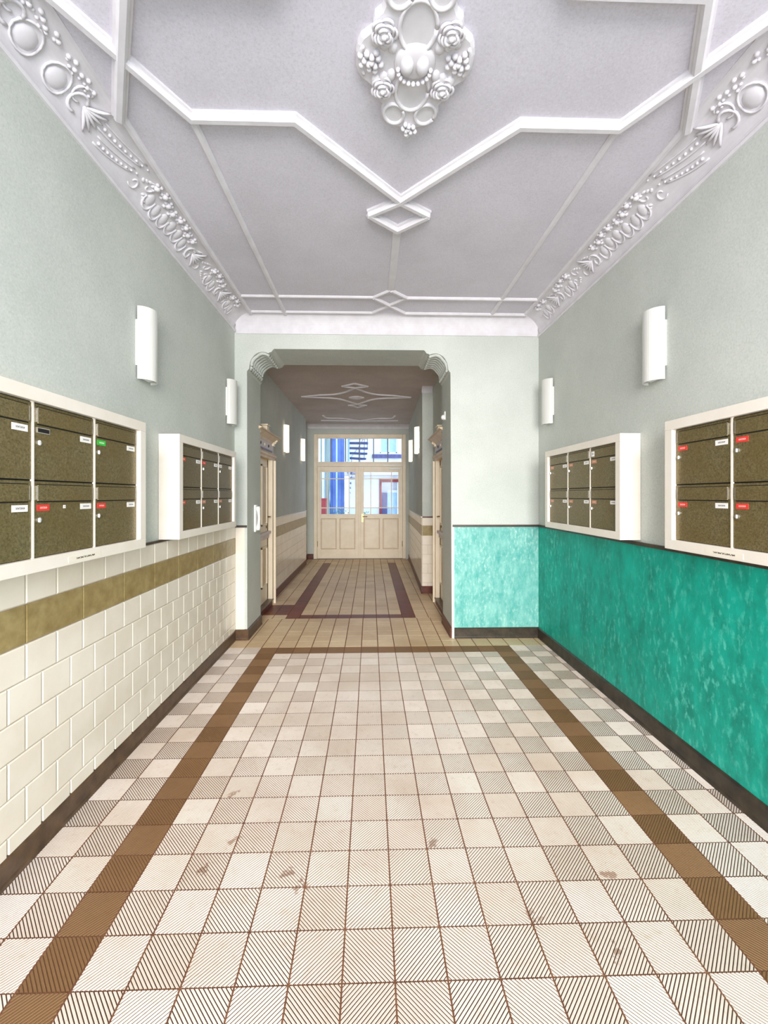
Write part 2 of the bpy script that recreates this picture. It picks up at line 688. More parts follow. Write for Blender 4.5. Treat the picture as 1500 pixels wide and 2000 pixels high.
def corner_ribs(pts):
    seg = pts
    for k in range(7):
        y = YA + 0.05 + k * 0.072
        path = []
        for a, b in zip(seg[:-1], seg[1:]):
            for t in (0, 0.5):
                path.append((a[0] + (b[0] - a[0]) * t, y + 0.012 * math.sin(len(path) * 0.9), a[1] + (b[1] - a[1]) * t))
        path.append((seg[-1][0], y, seg[-1][1]))
        MB().tube(path, 0.024, 7).build('rib', MAT['wall'], wa, True)


corner_ribs(brL[1:10])
corner_ribs(brR[4:13])

# passage walls
wpl = MB()
wpl.box(PLX - 0.16, PLX, YB, 5.24, 0, HP)
wpl.box(PLX - 0.16, PLX, 6.08, 9.62, 0, HP)
wpl.box(PLX - 0.16, PLX, 5.24, 6.08, 2.10, HP)
wpl.box(PLX - 0.25, PLX - 0.09, 9.62, YD, 0, HP)
wpl = wpl.build('wall_passage_left', MAT['wall'])
struct(wpl, 'sage passage wall holding the carved door with tiled dado', 'wall')
wpr = MB()
wpr.box(1.0, 1.16, YB, 5.28, 0, HP)
wpr.box(1.0, 1.16, 6.08, 6.75, 0, HP)
wpr.box(1.0, 1.16, 5.28, 6.08, 2.10, HP)
wpr.prism([(prx(6.75), 6.75), (1.2, 6.75), (1.2, YD), (prx(YD), YD)], lambda p, t: (p[0], p[1], t), 0, HP)
wpr = wpr.build('wall_passage_right', MAT['wall'])
struct(wpr, 'sage passage wall stepping forward past the recessed door', 'wall')
wre = MB()
wre.box(-1.72, -1.382, YD, YD + 0.2, 0, HP)
wre.box(0.878, 1.2, YD, YD + 0.2, 0, HP)
wre.box(-1.382, 0.878, YD, YD + 0.2, 3.067, HP)
wre = wre.build('wall_rear', MAT['wall'])
struct(wre, 'sage wall round the glazed courtyard door', 'wall')

# ------------------------------------------------------------------ ceilings
ceil = MB().box(L - 0.16, R + 0.16, YF - 0.16, YA, HC, HC + 0.12).build('ceiling', MAT['ceiling'])
struct(ceil, 'grey plaster ceiling with white strapwork mouldings', 'ceiling')
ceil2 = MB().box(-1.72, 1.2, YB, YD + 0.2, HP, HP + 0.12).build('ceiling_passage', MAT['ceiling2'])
struct(ceil2, 'brownish grey passage ceiling with curved strapwork', 'ceiling')


def sweep_flat(pts, prof, z, name, parent, mat, closed=False):
    """moulding on a ceiling: profile = [(offset, drop)], mitred along a plan polyline"""
    n = len(pts)
    rws = []
    for i in range(n):
        p = Vector(pts[i])
        a = Vector(pts[i - 1]) if (i > 0 or closed) else None
        b = Vector(pts[(i + 1) % n]) if (i < n - 1 or closed) else None
        d1 = (p - a).normalized() if a is not None else None
        d2 = (b - p).normalized() if b is not None else None
        d1 = d1 or d2
        d2 = d2 or d1
        n1, n2 = Vector((-d1.y, d1.x)), Vector((-d2.y, d2.x))
        m = (n1 + n2).normalized()
        m = m / max(0.35, m.dot(n1))
        rws.append([(p.x + m.x * o, p.y + m.y * o, z - h) for o, h in prof])
    if closed:
        rws.append(rws[0])
    mb = MB().strip(rws)
    if not closed:
        k = len(prof)
        b = 0
        mb.f.append(list(range(k)))
        mb.f.append([(len(rws) - 1) * k + i for i in range(k)][::-1])
        mb.m += [0, 0]
    return mb.build(name, mat, parent)


PW = [(-0.033, 0), (-0.033, 0.014), (-0.022, 0.018), (-0.022, 0.028), (-0.012, 0.040), (0.012, 0.040), (0.022, 0.028), (0.022, 0.018), (0.033, 0.014), (0.033, 0)]
PT = [(-0.021, 0), (-0.021, 0.010), (-0.010, 0.020), (0.010, 0.020), (0.021, 0.010), (0.021, 0)]
PS = [(-0.032, 0), (-0.028, 0.010), (0.028, 0.010), (0.032, 0)]
XC, YC = 0.195, 1.88
LI, RI = -1.268, 1.642                          # inner edges of the side coves


def mir(p):
    return (2 * XC - p[0], p[1])


def flip(p):
    return (p[0], 2 * YC - p[1])


mcount = [0]


def mol(pts, prof=PW):
    mcount[0] += 1
    dz = 0.0011 * (mcount[0] % 7)
    return sweep_flat(pts, [(o * (1 + dz * 4), h + dz if h > 0.011 else h + dz * 0.5) for o, h in prof], HC + 0.004, 'ceiling_molding', ceil, MAT['plaster'])


B_, C_, D_, A_ = (-0.905, 2.172), (-0.385, 2.172), (XC, 2.752), (-1.085, 1.88)
for f in (lambda p: p, flip):
    dl, dr, db = (XC - 0.2, 2.885), (XC + 0.2, 2.885), (XC, 3.05)
    ch = [(LI, 1.58), A_, B_, C_, D_, dr]
    mol([f(p) for p in ch])
    mol([f(mir(p)) for p in ch])
    mol([f(dr), f(db), f(dl)])
    mol([f((XC, 3.06)), f((XC, 3.97))], PS)
    for mm in (lambda p: p, mir):
        mol([f(mm((-0.905, 2.19))), f(mm((-0.897, 4.52)))], PT)
        mol([f(mm((LI + 0.012, 2.17))), f(mm((LI + 0.012, 4.50)))], PT)
        mol([f(mm((LI, 4.12))), f(mm((XC - 0.16, 4.12))), f(mm((XC - 0.004, 3.975)))], PT)
        mol([f(mm((LI, 4.465))), f(mm((XC - 0.17, 4.465))), f(mm((XC + 0.16, 4.12)))], PT)

# passage ceiling strapwork, curved
mol2 = lambda pts, prof=PT: sweep_flat(pts, prof, HP, 'ceiling_molding', ceil2, MAT['plaster'])
PC = -0.24


def curve(pts, k=6):
    out = []
    n = len(pts)
    for i in range(n - 1):
        p0, p1, p2, p3 = Vector(pts[max(0, i - 1)]), Vector(pts[i]), Vector(pts[i + 1]), Vector(pts[min(n - 1, i + 2)])
        for j in range(k):
            t = j / k
            out.append(tuple(0.5 * ((2 * p1) + (p2 - p0) * t + (2 * p0 - 5 * p1 + 4 * p2 - p3) * t * t + (3 * p1 - p0 - 3 * p2 + p3) * t ** 3)))
    out.append(tuple(pts[-1]))
    return out


for m in (lambda p: p, lambda p: (2 * PC - p[0], p[1])):
    mol2([m(p) for p in curve([(-1.19, 7.42), (-0.9, 7.46), (-0.55, 7.57), (PC, 8.0), (PC + 0.16, 8.09)])])
    mol2([m(p) for p in curve([(-0.86, 7.28), (-0.6, 7.22), (-0.4, 7.05), (PC, 6.80), (PC + 0.2, 6.70)])])
    mol2([m(p) for p in [(PC - 0.2, 6.70), (PC, 6.52)]])
    mol2([m(p) for p in [(PC - 0.17, 8.07), (PC, 8.28)]])
    mol2([m(p) for p in [(-1.19, 7.42), (-0.86, 7.28)]])
    mol2([m(p) for p in [(PC - 0.12, 7.46), (PC, 7.36)]])
    mol2([m(p) for p in [(PC - 0.12, 7.46), (PC, 7.57)]])
    mol2([m(p) for p in curve([(-1.01, 9.14), (-0.95, 9.42), (-0.62, 9.47), (PC, 9.76)])])
    mol2([m(p) for p in [(-1.12, 9.72), (PC, 9.78)]])
MB().ball((PC, 7.465, HP), 0.06, 0.05, 0.03).build('ceiling_boss', MAT['plaster'], ceil2, True)

# ------------------------------------------------------------------ cornices


class Cove:
    def __init__(self, base, out, z0, dx, dz):
        self.base, self.out, self.z0, self.dx, self.dz = base, out, z0, dx, dz

    def p(self, u, v, w=0.0):
        th = v * PI / 2
        x = self.dx * (1 - math.cos(th))
        z = self.dz * math.sin(th)
        nx, nz = math.cos(th) * self.dz, -math.sin(th) * self.dx
        l = math.hypot(nx, nz)
        return Vector((self.base + self.out * (x + w * nx / l), u, self.z0 + z + w * nz / l))

    def frame(self, u, v):
        e = 0.01
        V = (self.p(u, v + e) - self.p(u, v - e)).normalized()
        N = (self.p(u, v, 0.01) - self.p(u, v, 0)).normalized()
        return (Vector((0, 1, 0)), V, N)

    def length(self):
        return math.hypot(self.dx, self.dz) * 1.08


def cornice(name, cv, y0, y1, label):
    outl = [(0.0, -0.03), (0.012, -0.03), (0.018, -0.016), (0.010, -0.004)]
    mb = MB()
    prof = []
    for o, z in outl:
        prof.append((cv.base + cv.out * o, cv.z0 + z))
    for k in range(13):
        q = cv.p(0, k / 12)
        prof.append((q.x + cv.out * 0.0, q.z))
    prof.append((cv.base + cv.out * (cv.dx + 0.02), HC - 0.004))
    prof.append((cv.base + cv.out * (cv.dx + 0.02), HC))
    prof.append((cv.base, HC))
    mb.prism(prof, lambda p, t: (p[0], t, p[1]), y0, y1)
    o = mb.build(name, MAT['plaster'])
    return struct(o, label, 'cornice')


def ornament(cv, par):
    ln = cv.length()

    def knob(mb, u, v, r, w=0.0):
        ax = cv.frame(u, v)
        mb.ball(cv.p(u, v, w), r, r, r * 0.9, 7, 4, ax)

    def blob(mb, u, v, ru, rv, h, rot=0.0):
        X, Y, N = cv.frame(u, v)
        c, s = math.cos(rot), math.sin(rot)
        mb.ball(cv.p(u, v), ru, rv, h, 10, 6, (X * c + Y * s, Y * c - X * s, N))

    def line(mb, pts, r):
        mb.tube([cv.p(u, v, w) for u, v, w in pts], r, 5)

    def arc(u, v, ru, rv, a0, a1, n=9, w=0.004):
        return [(u + ru * math.cos(a0 + (a1 - a0) * k / n), v + rv / ln * math.sin(a0 + (a1 - a0) * k / n), w) for k in range(n + 1)]

    def rose_swag(u0, n, d):
        mb = MB()
        for k in range(n):
            u = u0 + d * k * 0.078
            v = 0.80 + 0.05 * math.sin(k * 1.7)
            knob(mb, u, v, 0.022, 0.008)
            for q in range(5):
                a = q * 2 * PI / 5 + k
                knob(mb, u + 0.024 * math.cos(a), v + 0.024 / ln * math.sin(a), 0.013, 0.004)
        mb.build('rose_swag', MAT['plaster'], par, True)
        mb = MB()
        for k in range(max(2, n - 2)):
            u = u0 + d * (k + 0.7) * 0.092
            v = 0.50 - 0.05 * math.sin(k * 1.3)
            blob(mb, u, v, 0.034, 0.05, 0.012, 0.3 * d)
            line(mb, arc(u, v - 0.02, 0.046, 0.066, PI * 0.95, PI * 2.1), 0.007)
        mb.build('scallop_row', MAT['plaster'], par, True)

    def bead_arcs(u0, d):
        mb = MB()
        for (v0, v1, uu, ll) in ((0.62, 0.86, 0.0, 0.30), (0.34, 0.62, 0.04, 0.26)):
            for k in range(9):
                t = k / 8
                u = u0 + d * (uu + ll * t)
                v = v0 + (v1 - v0) * (t ** 1.6)
                knob(mb, u, v, 0.0105 * (1 - 0.35 * t), 0.004)
            line(mb, [(u0 + d * (uu - 0.03 + ll * k / 10), v0 - 0.09 + (v1 - v0) * ((k / 10) ** 1.6), 0.002) for k in range(11)], 0.006)
            line(mb, [(u0 + d * (uu - 0.03 + ll * k / 10), v0 + 0.08 + (v1 - v0) * 0.8 * ((k / 10) ** 1.4), 0.002) for k in range(11)], 0.005)
        mb.build('bead_arcs', MAT['plaster'], par, True)

    def leaf_spray(u0, d):
        mb = MB()
        for k in range(6):
            a = -0.9 + k * 0.36
            line(mb, [(u0 + d * 0.12 * t * math.cos(a), 0.55 + 0.11 / ln * t * math.sin(a), 0.004 + 0.012 * math.sin(t * PI)) for t in [q / 6 for q in range(7)]], [0.004, 0.007, 0.009, 0.009, 0.008, 0.006, 0.003])
        line(mb, arc(u0 - d * 0.03, 0.5, 0.04, 0.05, 0.5, 5.2, 12), 0.008)
        mb.build('leaf_spray', MAT['plaster'], par, True)

    def shell_bosses(u0):
        mb = MB()
        for s in (-1, 1):
            blob(mb, u0 + s * 0.085, 0.46, 0.050, 0.056, 0.013)
            line(mb, arc(u0 + s * 0.085, 0.46, 0.060, 0.066, 0, 2 * PI, 16), 0.0055)
            line(mb, arc(u0 + s * 0.19, 0.66, 0.035, 0.045, 0.6, 5.4, 12), 0.006)
            for k in range(7):
                knob(mb, u0 + s * (0.03 + 0.028 * k), 0.84 + 0.05 * math.sin(k * 2.1), 0.012, 0.004)
                knob(mb, u0 + s * (0.04 + 0.028 * k), 0.76 + 0.04 * math.cos(k * 1.7), 0.009, 0.002)
        mb.build('shell_boss', MAT['plaster'], par, True)

    def acanthus(u0, d, n):
        mb = MB()
        for k in range(n):
            u = u0 + d * k * 0.085
            up = 1 if k % 2 else -1
            v = 0.55 + 0.10 * up
            path = []
            for q in range(14):
                t = q / 13
                r = 0.042 * (1 - 0.72 * t)
                a = up * (2.4 - 5.6 * t)
                path.append((u + d * r * math.cos(a), v + r / ln * math.sin(a), 0.002))
            line(mb, path, [0.0035 + 0.004 * math.sin(PI * q / 13) for q in range(14)])
            for q in range(3):
                blob(mb, u + d * (0.02 + 0.018 * q), v - up * (0.20 + 0.05 * q), 0.018, 0.010, 0.009, up * (0.6 - 0.4 * q))
        mb.build('acanthus_scroll', MAT['plaster'], par, True)

    shell_bosses(YC - 0.02)
    for d in (-1, 1):
        leaf_spray(YC + d * 0.22, d)
        bead_arcs(YC + d * 0.36, d)
        rose_swag(YC + d * 0.80, 8, d)
        acanthus(YC + d * 0.70, d, 2)
        acanthus(YC + d * 1.44, d, 5)
        acanthus(YC + d * 2.05, d, 3)
        leaf_spray(YC + d * 1.48, d)
        rose_swag(YC + d * 1.78, 4, d)
        leaf_spray(YC + d * 2.10, d)
        rose_swag(YC + d * 2.26, 3, d)


cvl = Cove(L, 1, ZL, LI - L, HC - ZL)
cvr = Cove(R, -1, ZR, R - RI, HC - ZR)
col_ = cornice('cornice_left', cvl, YF, YA, 'white cove cornice with moulded roses above the white-tiled wall')
cor_ = cornice('cornice_right', cvr, YF, YA, 'white cove cornice with moulded roses above the teal wall')
ornament(cvl, col_)
ornament(cvr, cor_)
prof = [(YA, ZB - 0.012), (YA - 0.012, ZB - 0.012), (YA - 0.014, ZB)] + [(YA - 0.015 - 0.12 * (1 - math.cos(k / 10 * PI / 2)), ZB + (HC - ZB) * math.sin(k / 10 * PI / 2)) for k in range(11)] + [(YA, HC)]
struct(MB().prism(prof, lambda p, t: (t, p[0], p[1]), L + 0.02, R - 0.02).build('cornice_back', MAT['plaster']), 'plain white cove cornice over the arch wall', 'cornice')
prof = [(YD, 3.195), (YD - 0.012, 3.195)] + [(YD - 0.015 - 0.20 * (1 - math.cos(k / 8 * PI / 2)), 3.2 + (HP - 3.2) * math.sin(k / 8 * PI / 2)) for k in range(9)] + [(YD, HP)]
struct(MB().prism(prof, lambda p, t: (t, p[0], p[1]), PLX - 0.08, 0.95).build('cornice_rear', MAT['plaster']), 'pale cove cornice over the courtyard door', 'cornice')
prof = [(6.75, 3.19), (6.74, 3.19)] + [(6.735 - 0.08 * (1 - math.cos(k / 6 * PI / 2)), 3.2 + (HP - 3.2) * math.sin(k / 6 * PI / 2)) for k in range(7)] + [(6.75, HP)]
struct(MB().prism(prof, lambda p, t: (t, p[0], p[1]), 0.82, 0.99).build('cornice_return', MAT['plaster']), 'short pale cove over the passage wall step', 'cornice')

# ------------------------------------------------------------------ wall tiles, left front wall
TW, TH_, J = 0.178, 0.150, 0.004
tm = {}


def wall_tile_mesh(w, h, mat, proud=0.010, ch=0.005):
    k = (round(w, 4), round(h, 4), mat)
    if k not in tm:
        w2, h2 = w - J, h - J
        mb = MB()
        a = [(0, 0, 0), (0, w2, 0), (0, w2, h2), (0, 0, h2)]
        b = [(proud - ch * 0.7, 0, 0), (proud - ch * 0.7, w2, 0), (proud - ch * 0.7, w2, h2), (proud - ch * 0.7, 0, h2)]
        c = [(proud, ch, ch), (proud, w2 - ch, ch), (proud, w2 - ch, h2 - ch), (proud, ch, h2 - ch)]
        mb.add(a + b + c, [(0, 1, 5, 4), (1, 2, 6, 5), (2, 3, 7, 6), (3, 0, 4, 7), (4, 5, 9, 8), (5, 6, 10, 9), (6, 7, 11, 10), (7, 4, 8, 11), (8, 9, 10, 11)])
        tm[k] = mb.mesh('wall_tile', MAT[mat])
    return tm[k]


ZBAND0, ZBAND1 = 0.93, 1.098
MB().box(L - 0.001, L + 0.0035, YF, YA, 0.05, DADO).build('mortar_bed', MAT['mortar'], wl)
rowsz = [(ZBAND1, DADO, 0, 'tile'), (ZBAND0, ZBAND1, 0, 'bandtile')] + [(max(BB - 0.02, ZBAND0 - TH_ * (k + 1)), ZBAND0 - TH_ * k, (k % 2) * 0.5, 'tile') for k in range(6)]
unseen = MB()
for z0, z1, off, mat in rowsz:
    tw = TW * (2 if mat == 'bandtile' else 1)
    y = 1.83 - off * TW - tw * 16
    while y < YA - 0.01:
        y0, y1 = max(y, YF), min(y + tw, YA)
        if y1 - y0 > 0.015:
            if y1 > 1.52:
                o = bpy.data.objects.new('band_tile' if mat == 'bandtile' else 'wall_tile', wall_tile_mesh(y1 - y0 + (J * 0.8 if mat == 'bandtile' else 0), z1 - z0, mat))
                o.location = (L, y0 + J / 2, z0 + J / 2)
                col.objects.link(o)
                o.parent = wl
        y += tw

# left and right rails and skirtings
def st_box(name, mat, label, *b, cat='trim', bevel=0.0):
    mb = MB()
    for q in b:
        mb.box(*q)
    return struct(mb.build(name, mat, None, False, bevel), label, cat)


st_box('trim_1', MAT['trim'], 'thin dark rail over the white tiles', (L, L + 0.018, YF, YA, DADO, DADO + 0.014))
st_box('trim_2', MAT['trim'], 'thin dark rail over the teal dado', (R - 0.018, R, YF, YA, 1.215, 1.238), (0.90, R, YA - 0.016, YA, 1.215, 1.238))
st_box('trim_3', MAT['trim'], 'dark rail end on the narrow arch pier', (L, -1.328, YA - 0.016, YA, 1.212, 1.236))
MB().box(R - 0.004, R, YF, YA, BB, 1.215).build('dado_panel', MAT['teal'], wr)
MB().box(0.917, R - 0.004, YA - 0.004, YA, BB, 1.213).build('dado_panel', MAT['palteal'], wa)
st_box('trim_4', MAT['whiteplastic'], 'white edge strip beside the pale teal panel', (0.900, 0.917, YA - 0.006, YA, 0.0, 1.212))
st_box('trim_5', MAT['tile'], 'white tiled pier strip beside the passage opening', (L + 0.012, -1.352, YA - 0.006, YA, BB, 1.212))


def skirt(name, mat, label, segs, h=BB, t=0.016):
    """segs: (x0,y0,x1,y1, nx,ny)"""
    mb = MB()
    for x0, y0, x1, y1, nx, ny in segs:
        pr = [(0, 0), (t + 0.004, 0), (t + 0.004, 0.016), (t, 0.024), (t, h - 0.012), (t * 0.4, h), (0, h)]
        a, b = Vector((x0, y0, 0)), Vector((x1, y1, 0))
        n = Vector((nx, ny, 0))
        mb.prism(pr, lambda p, q: (a + (b - a) * q) + n * p[0] + Vector((0, 0, p[1])), 0, 1)
    return struct(mb.build(name, mat), label, 'skirting')


skirt('baseboard_left', MAT['base'], 'brown glazed skirting under the white wall tiles', [(L, YF, L, YA, 1, 0)])
skirt('baseboard_right', MAT['baseblack'], 'dark skirting under the teal wall', [(R, YF, R, YA, -1, 0)])
skirt('baseboard_back', MAT['baseblack'], 'black skirting under the pale teal panel', [(0.917, YA, R, YA, 0, -1)])
skirt('baseboard_pier', MAT['base'], 'brown skirting round the narrow arch pier', [(L, YA, -1.325, YA, 0, -1), (-1.325, YA - 0.016, -1.325, YB, 1, 0)])
skirt('baseboard_jamb', MAT['basered'], 'red-brown skirting along the wide arch jamb', [(0.892, YA, 0.892, YB, -1, 0)])
skirt('baseboard_passage_left', MAT['basered'], 'red-brown skirting along the passage past the carved door', [(PLX, 6.26, PLX, 9.62, 1, 0), (PLX, 9.62, PLX - 0.09, 9.62, 0, 1), (-1.54, YD, -1.385, YD, 0, -1), (PLX - 0.09, 9.62, PLX - 0.09, YD, 1, 0)], 0.13)
skirt('baseboard_passage_right', MAT['basered'], 'red-brown skirting along the stepped passage wall', [(prx(6.75), 6.73, prx(YD), YD, -1, 0), (prx(6.75) - 0.016, 6.75, 1.0, 6.75, 0, -1), (1.0, 6.2, 1.0, 6.75, -1, 0)], 0.12)


# passage dado tiles: too small in the picture to pick apart, built as one relief each
def dado_run(parent, a, b, n, zrows):
    a, b, n = Vector((a[0], a[1], 0)), Vector((b[0], b[1], 0)), Vector((n[0], n[1], 0))
    ln = (b - a).length
    d = (b - a).normalized()
    white, band, mort, rail = MB(), MB(), MB(), MB()

    def blk(mb, s0, s1, z0, z1, t):
        mb.prism([(s0, 0), (s1, 0), (s1, t), (s0, t)], lambda p, z: a + d * p[0] + n * p[1] + Vector((0, 0, z)), z0, z1)
    blk(mort, 0, ln, 0.1, 1.205, 0.004)
    for r, (z0, z1, kind) in enumerate(zrows):
        s = -(r % 2) * TW * 0.5
        while s < ln:
            s0, s1 = max(0, s), min(ln, s + TW)
            if s1 - s0 > 0.02:
                blk(band if kind else white, s0 + 0.002, s1 - 0.002, z0 + 0.002, z1 - 0.002, 0.009)
            s += TW
    blk(rail, 0, ln, 1.205, 1.225, 0.022)
    mort.build('mortar_bed', MAT['mortar'], parent)
    tag(white.build('distant_wall_tiles', MAT['tile'], parent), kind='stuff')
    tag(band.build('distant_band_tiles', MAT['bandtile'], parent), kind='stuff')
    return rail


ZR_ = [(1.08, 1.205, 0), (0.92, 1.08, 1)] + [(max(0.11, 0.92 - 0.15 * (k + 1)), 0.92 - 0.15 * k, 0) for k in range(6)]
rl = dado_run(wpl, (PLX, 6.26), (PLX, 9.62), (1, 0), ZR_)
struct(rl.build('trim_6', MAT['white']), 'cream rail over the passage tiles past the carved door', 'trim')
rr = dado_run(wpr, (prx(6.75), 6.75), (prx(YD), YD), (-1, 0), ZR_)
struct(rr.build('trim_7', MAT['white']), 'cream rail over the tiles beside the courtyard door', 'trim')
rr = dado_run(wpr, (prx(6.75), 6.75), (1.0, 6.75), (0, -1), ZR_)
struct(rr.build('trim_8', MAT['basered']), 'red-brown rail over the tiled wall step', 'trim')
rr = dado_run(wpr, (1.0, 6.22), (1.0, 6.75), (-1, 0), ZR_)
struct(rr.build('trim_9', MAT['basered']), 'red-brown rail in the recess by the second door', 'trim')

# ------------------------------------------------------------------ plaster medallion
med = empty('ceiling_rosette', (XC, 1.85, HC))
tag(med, 'white plaster rosette with flowers, ovals and grapes on the ceiling', 'ceiling rosette')
half = [(0.0, 0.395), (0.012, 0.378), (0.03, 0.366), (0.042, 0.342), (0.058, 0.338), (0.085, 0.326), (0.108, 0.322), (0.126, 0.300), (0.138, 0.275), (0.142, 0.245), (0.138, 0.215), (0.150, 0.190), (0.176, 0.170), (0.184, 0.145), (0.184, 0.122), (0.205, 0.108), (0.232, 0.088), (0.248, 0.06), (0.256, 0.03), (0.256, 0.0)]
o1 = half + [(x, -y) for x, y in half[::-1]][1:]
o1 = o1 + [(-x, y) for x, y in o1[::-1]][1:-1]
mb = MB()
k1 = [(x * 1.0, y * 1.0) for x, y in o1]
k2 = [(x * 0.95, y * 0.96) for x, y in o1]
n = len(o1)
mb.add([(x, y, 0) for x, y in k1] + [(x, y, -0.022) for x, y in k1] + [(x, y, -0.030) for x, y in k2],
       [(i, (i + 1) % n, n + (i + 1) % n, n + i) for i in range(n)] + [(n + i, n + (i + 1) % n, 2 * n + (i + 1) % n, 2 * n + i) for i in range(n)] + [tuple(range(2 * n, 3 * n))])
mb.build('back_plate', MAT['plaster'], med)
ZM = -0.030


def ring(cx, cy, rx, ry, r, rot=0.0, name='oval_ring'):
    path = []
    for k in range(25):
        a = 2 * PI * k / 24
        x, y = rx * math.cos(a), ry * math.sin(a)
        path.append((cx + x * math.cos(rot) - y * math.sin(rot), cy + x * math.sin(rot) + y * math.cos(rot), ZM))
    MB().tube(path, r, 6).build(name, MAT['plaster'], med, True)


def rose(cx, cy, r):
    mb = MB()
    mb.ball((cx, cy, ZM - 0.020), r * 0.26, r * 0.26, 0.018, 8, 5)
    for cnt, rad, pr, zz, ph in ((3, 0.30, 0.30, 0.022, 0.3), (4, 0.55, 0.40, 0.014, 0.9), (5, 0.80, 0.44, 0.005, 0.1)):
        for k in range(cnt):
            a = 2 * PI * k / cnt + ph
            # each petal: a curled lip round its outer edge over a shallow cup
            pc = (cx + math.cos(a) * r * rad * 0.62, cy + math.sin(a) * r * rad * 0.62)
            lip = []
            for q in range(9):
                t = a - 1.5 + 3.0 * q / 8
                lip.append((pc[0] + math.cos(t) * r * pr, pc[1] + math.sin(t) * r * pr, ZM - zz - 0.004 * math.sin(PI * q / 8)))
            mb.tube(lip, [0.003, 0.005, 0.006, 0.007, 0.007, 0.007, 0.006, 0.005, 0.003], 5)
            mb.ball((pc[0], pc[1], ZM - zz + 0.004), r * pr * 0.95, r * pr * 0.95, 0.010, 9, 5)
    mb.build('flower', MAT['plaster'], med, True)


for s in (-1, 1):
    ring(0.0, s * 0.135, 0.076, 0.098, 0.010)
    for q in (-1, 1):
        rose(q * 0.138, s * 0.118, 0.056)
        ring(q * 0.078, s * 0.255, 0.048, 0.055, 0.010, q * s * 0.5, 'lobe_ring')
        for k in range(3):
            MB().ball((q * (0.10 + 0.035 * k), s * (0.06 + 0.012 * k), ZM), 0.022, 0.03, 0.014, 8, 5).build('leaf', MAT['plaster'], med, True)
    mb = MB()
    for k in range(9):
        a, rr_ = k * 2.4, 0.012 * math.sqrt(k)
        mb.ball((rr_ * math.cos(a) * 1.1, s * (0.335 + rr_ * math.sin(a)), ZM - 0.008), 0.013, nu=7, nv=4)
    mb.ball((0, s * 0.375, ZM), 0.014, 0.024, 0.014)
    mb.build('bud_cluster', MAT['plaster'], med, True)
for q in (-1, 1):
    mb = MB()
    for k in range(13):
        a, rr_ = k * 2.4, 0.0145 * math.sqrt(k)
        mb.ball((q * 0.190 + rr_ * math.cos(a) * 1.1, rr_ * math.sin(a) * 0.9, ZM - 0.010 + rr_ * 0.15), 0.0145, nu=7, nv=4)
    mb.build('grape_cluster', MAT['plaster'], med, True)
    MB().tube([(q * (0.215 + 0.024 * math.cos(t)), 0.062 * math.sin(t), ZM) for t in [-1.3 + 0.26 * k for k in range(11)]], 0.009, 6).build('scroll', MAT['plaster'], med, True)
    mb = MB()
    mb.ball((q * 0.034, 0.004, ZM - 0.012), 0.030, 0.044, 0.030, 14, 8)
    mb.build('boss_lobe', MAT['plaster'], med, True)
    ring(q * 0.038, 0.0, 0.042, 0.060, 0.008, -q * 0.35, 'boss_rim')
MB().ball((0, 0, ZM), 0.092, 0.078, 0.020, 16, 8).build('boss_shell', MAT['plaster'], med, True)
mb = MB()
for k in range(11):
    a = PI * k / 10
    mb.ball((0.072 * math.cos(a), 0.052 * math.sin(a) + 0.024, ZM - 0.014 - 0.012 * math.sin(a)), 0.011, nu=7, nv=4)
mb.build('boss_bead', MAT['plaster'], med, True)

# ------------------------------------------------------------------ wall lamps
LW, LDEP, LH = 0.165, 0.075, 0.455


def make_lamp(mat):
    root = empty('wall_lamp')
    mb = MB()
    outer, innr = [], []
    for k in range(17):
        a = PI * k / 16
        outer.append((-LW / 2 * math.cos(a), -0.011 - LDEP * math.sin(a)))
        innr.append((-(LW / 2 - 0.005) * math.cos(a), -0.011 - (LDEP - 0.005) * math.sin(a)))
    pts = outer + innr[::-1]
    n_ = 17
    vs = [(x, y, z) for z in (0, LH) for x, y in pts]
    m_ = len(pts)
    fs = [(i, (i + 1) % m_, m_ + (i + 1) % m_, m_ + i) for i in range(m_)]
    for o_ in (0, m_):
        for k in range(n_ - 1):
            fs.append((o_ + k, o_ + k + 1, o_ + m_ - 2 - k, o_ + m_ - 1 - k))
    mb.add(vs, fs)
    s = mb.build('shade', mat, root)
    mb = MB().box(-LW / 2 + 0.002, LW / 2 - 0.002, -0.0105, 0.0, 0.085, LH - 0.085)
    mb.build('mounting_plate', MAT['whiteplastic'], root)
    # inner reflector tray and tube seen from below
    MB().prism([(-0.052, -0.0105), (0.052, -0.0105), (0.026, -0.056), (-0.026, -0.056)], lambda p, z: (p[0], p[1], z), 0.012, LH - 0.03).build('inner_tray', MAT['whiteplastic'], root)
    return root


def orient(wall):
    return PI / 2 if wall == 'l' else -PI / 2


lamp_off, lamp_on = make_lamp(MAT['lampglass']), make_lamp(MAT['lampglow'])
first = {id(lamp_off): True, id(lamp_on): True}


def put_lamp(proto, x, y, z, wall, label, group):
    o = proto if first[id(proto)] else copy_tree(proto)
    first[id(proto)] = False
    o.location = (x, y, z)
    o.rotation_euler = (0, 0, orient(wall))
    tag(o, label, 'wall lamp', group)


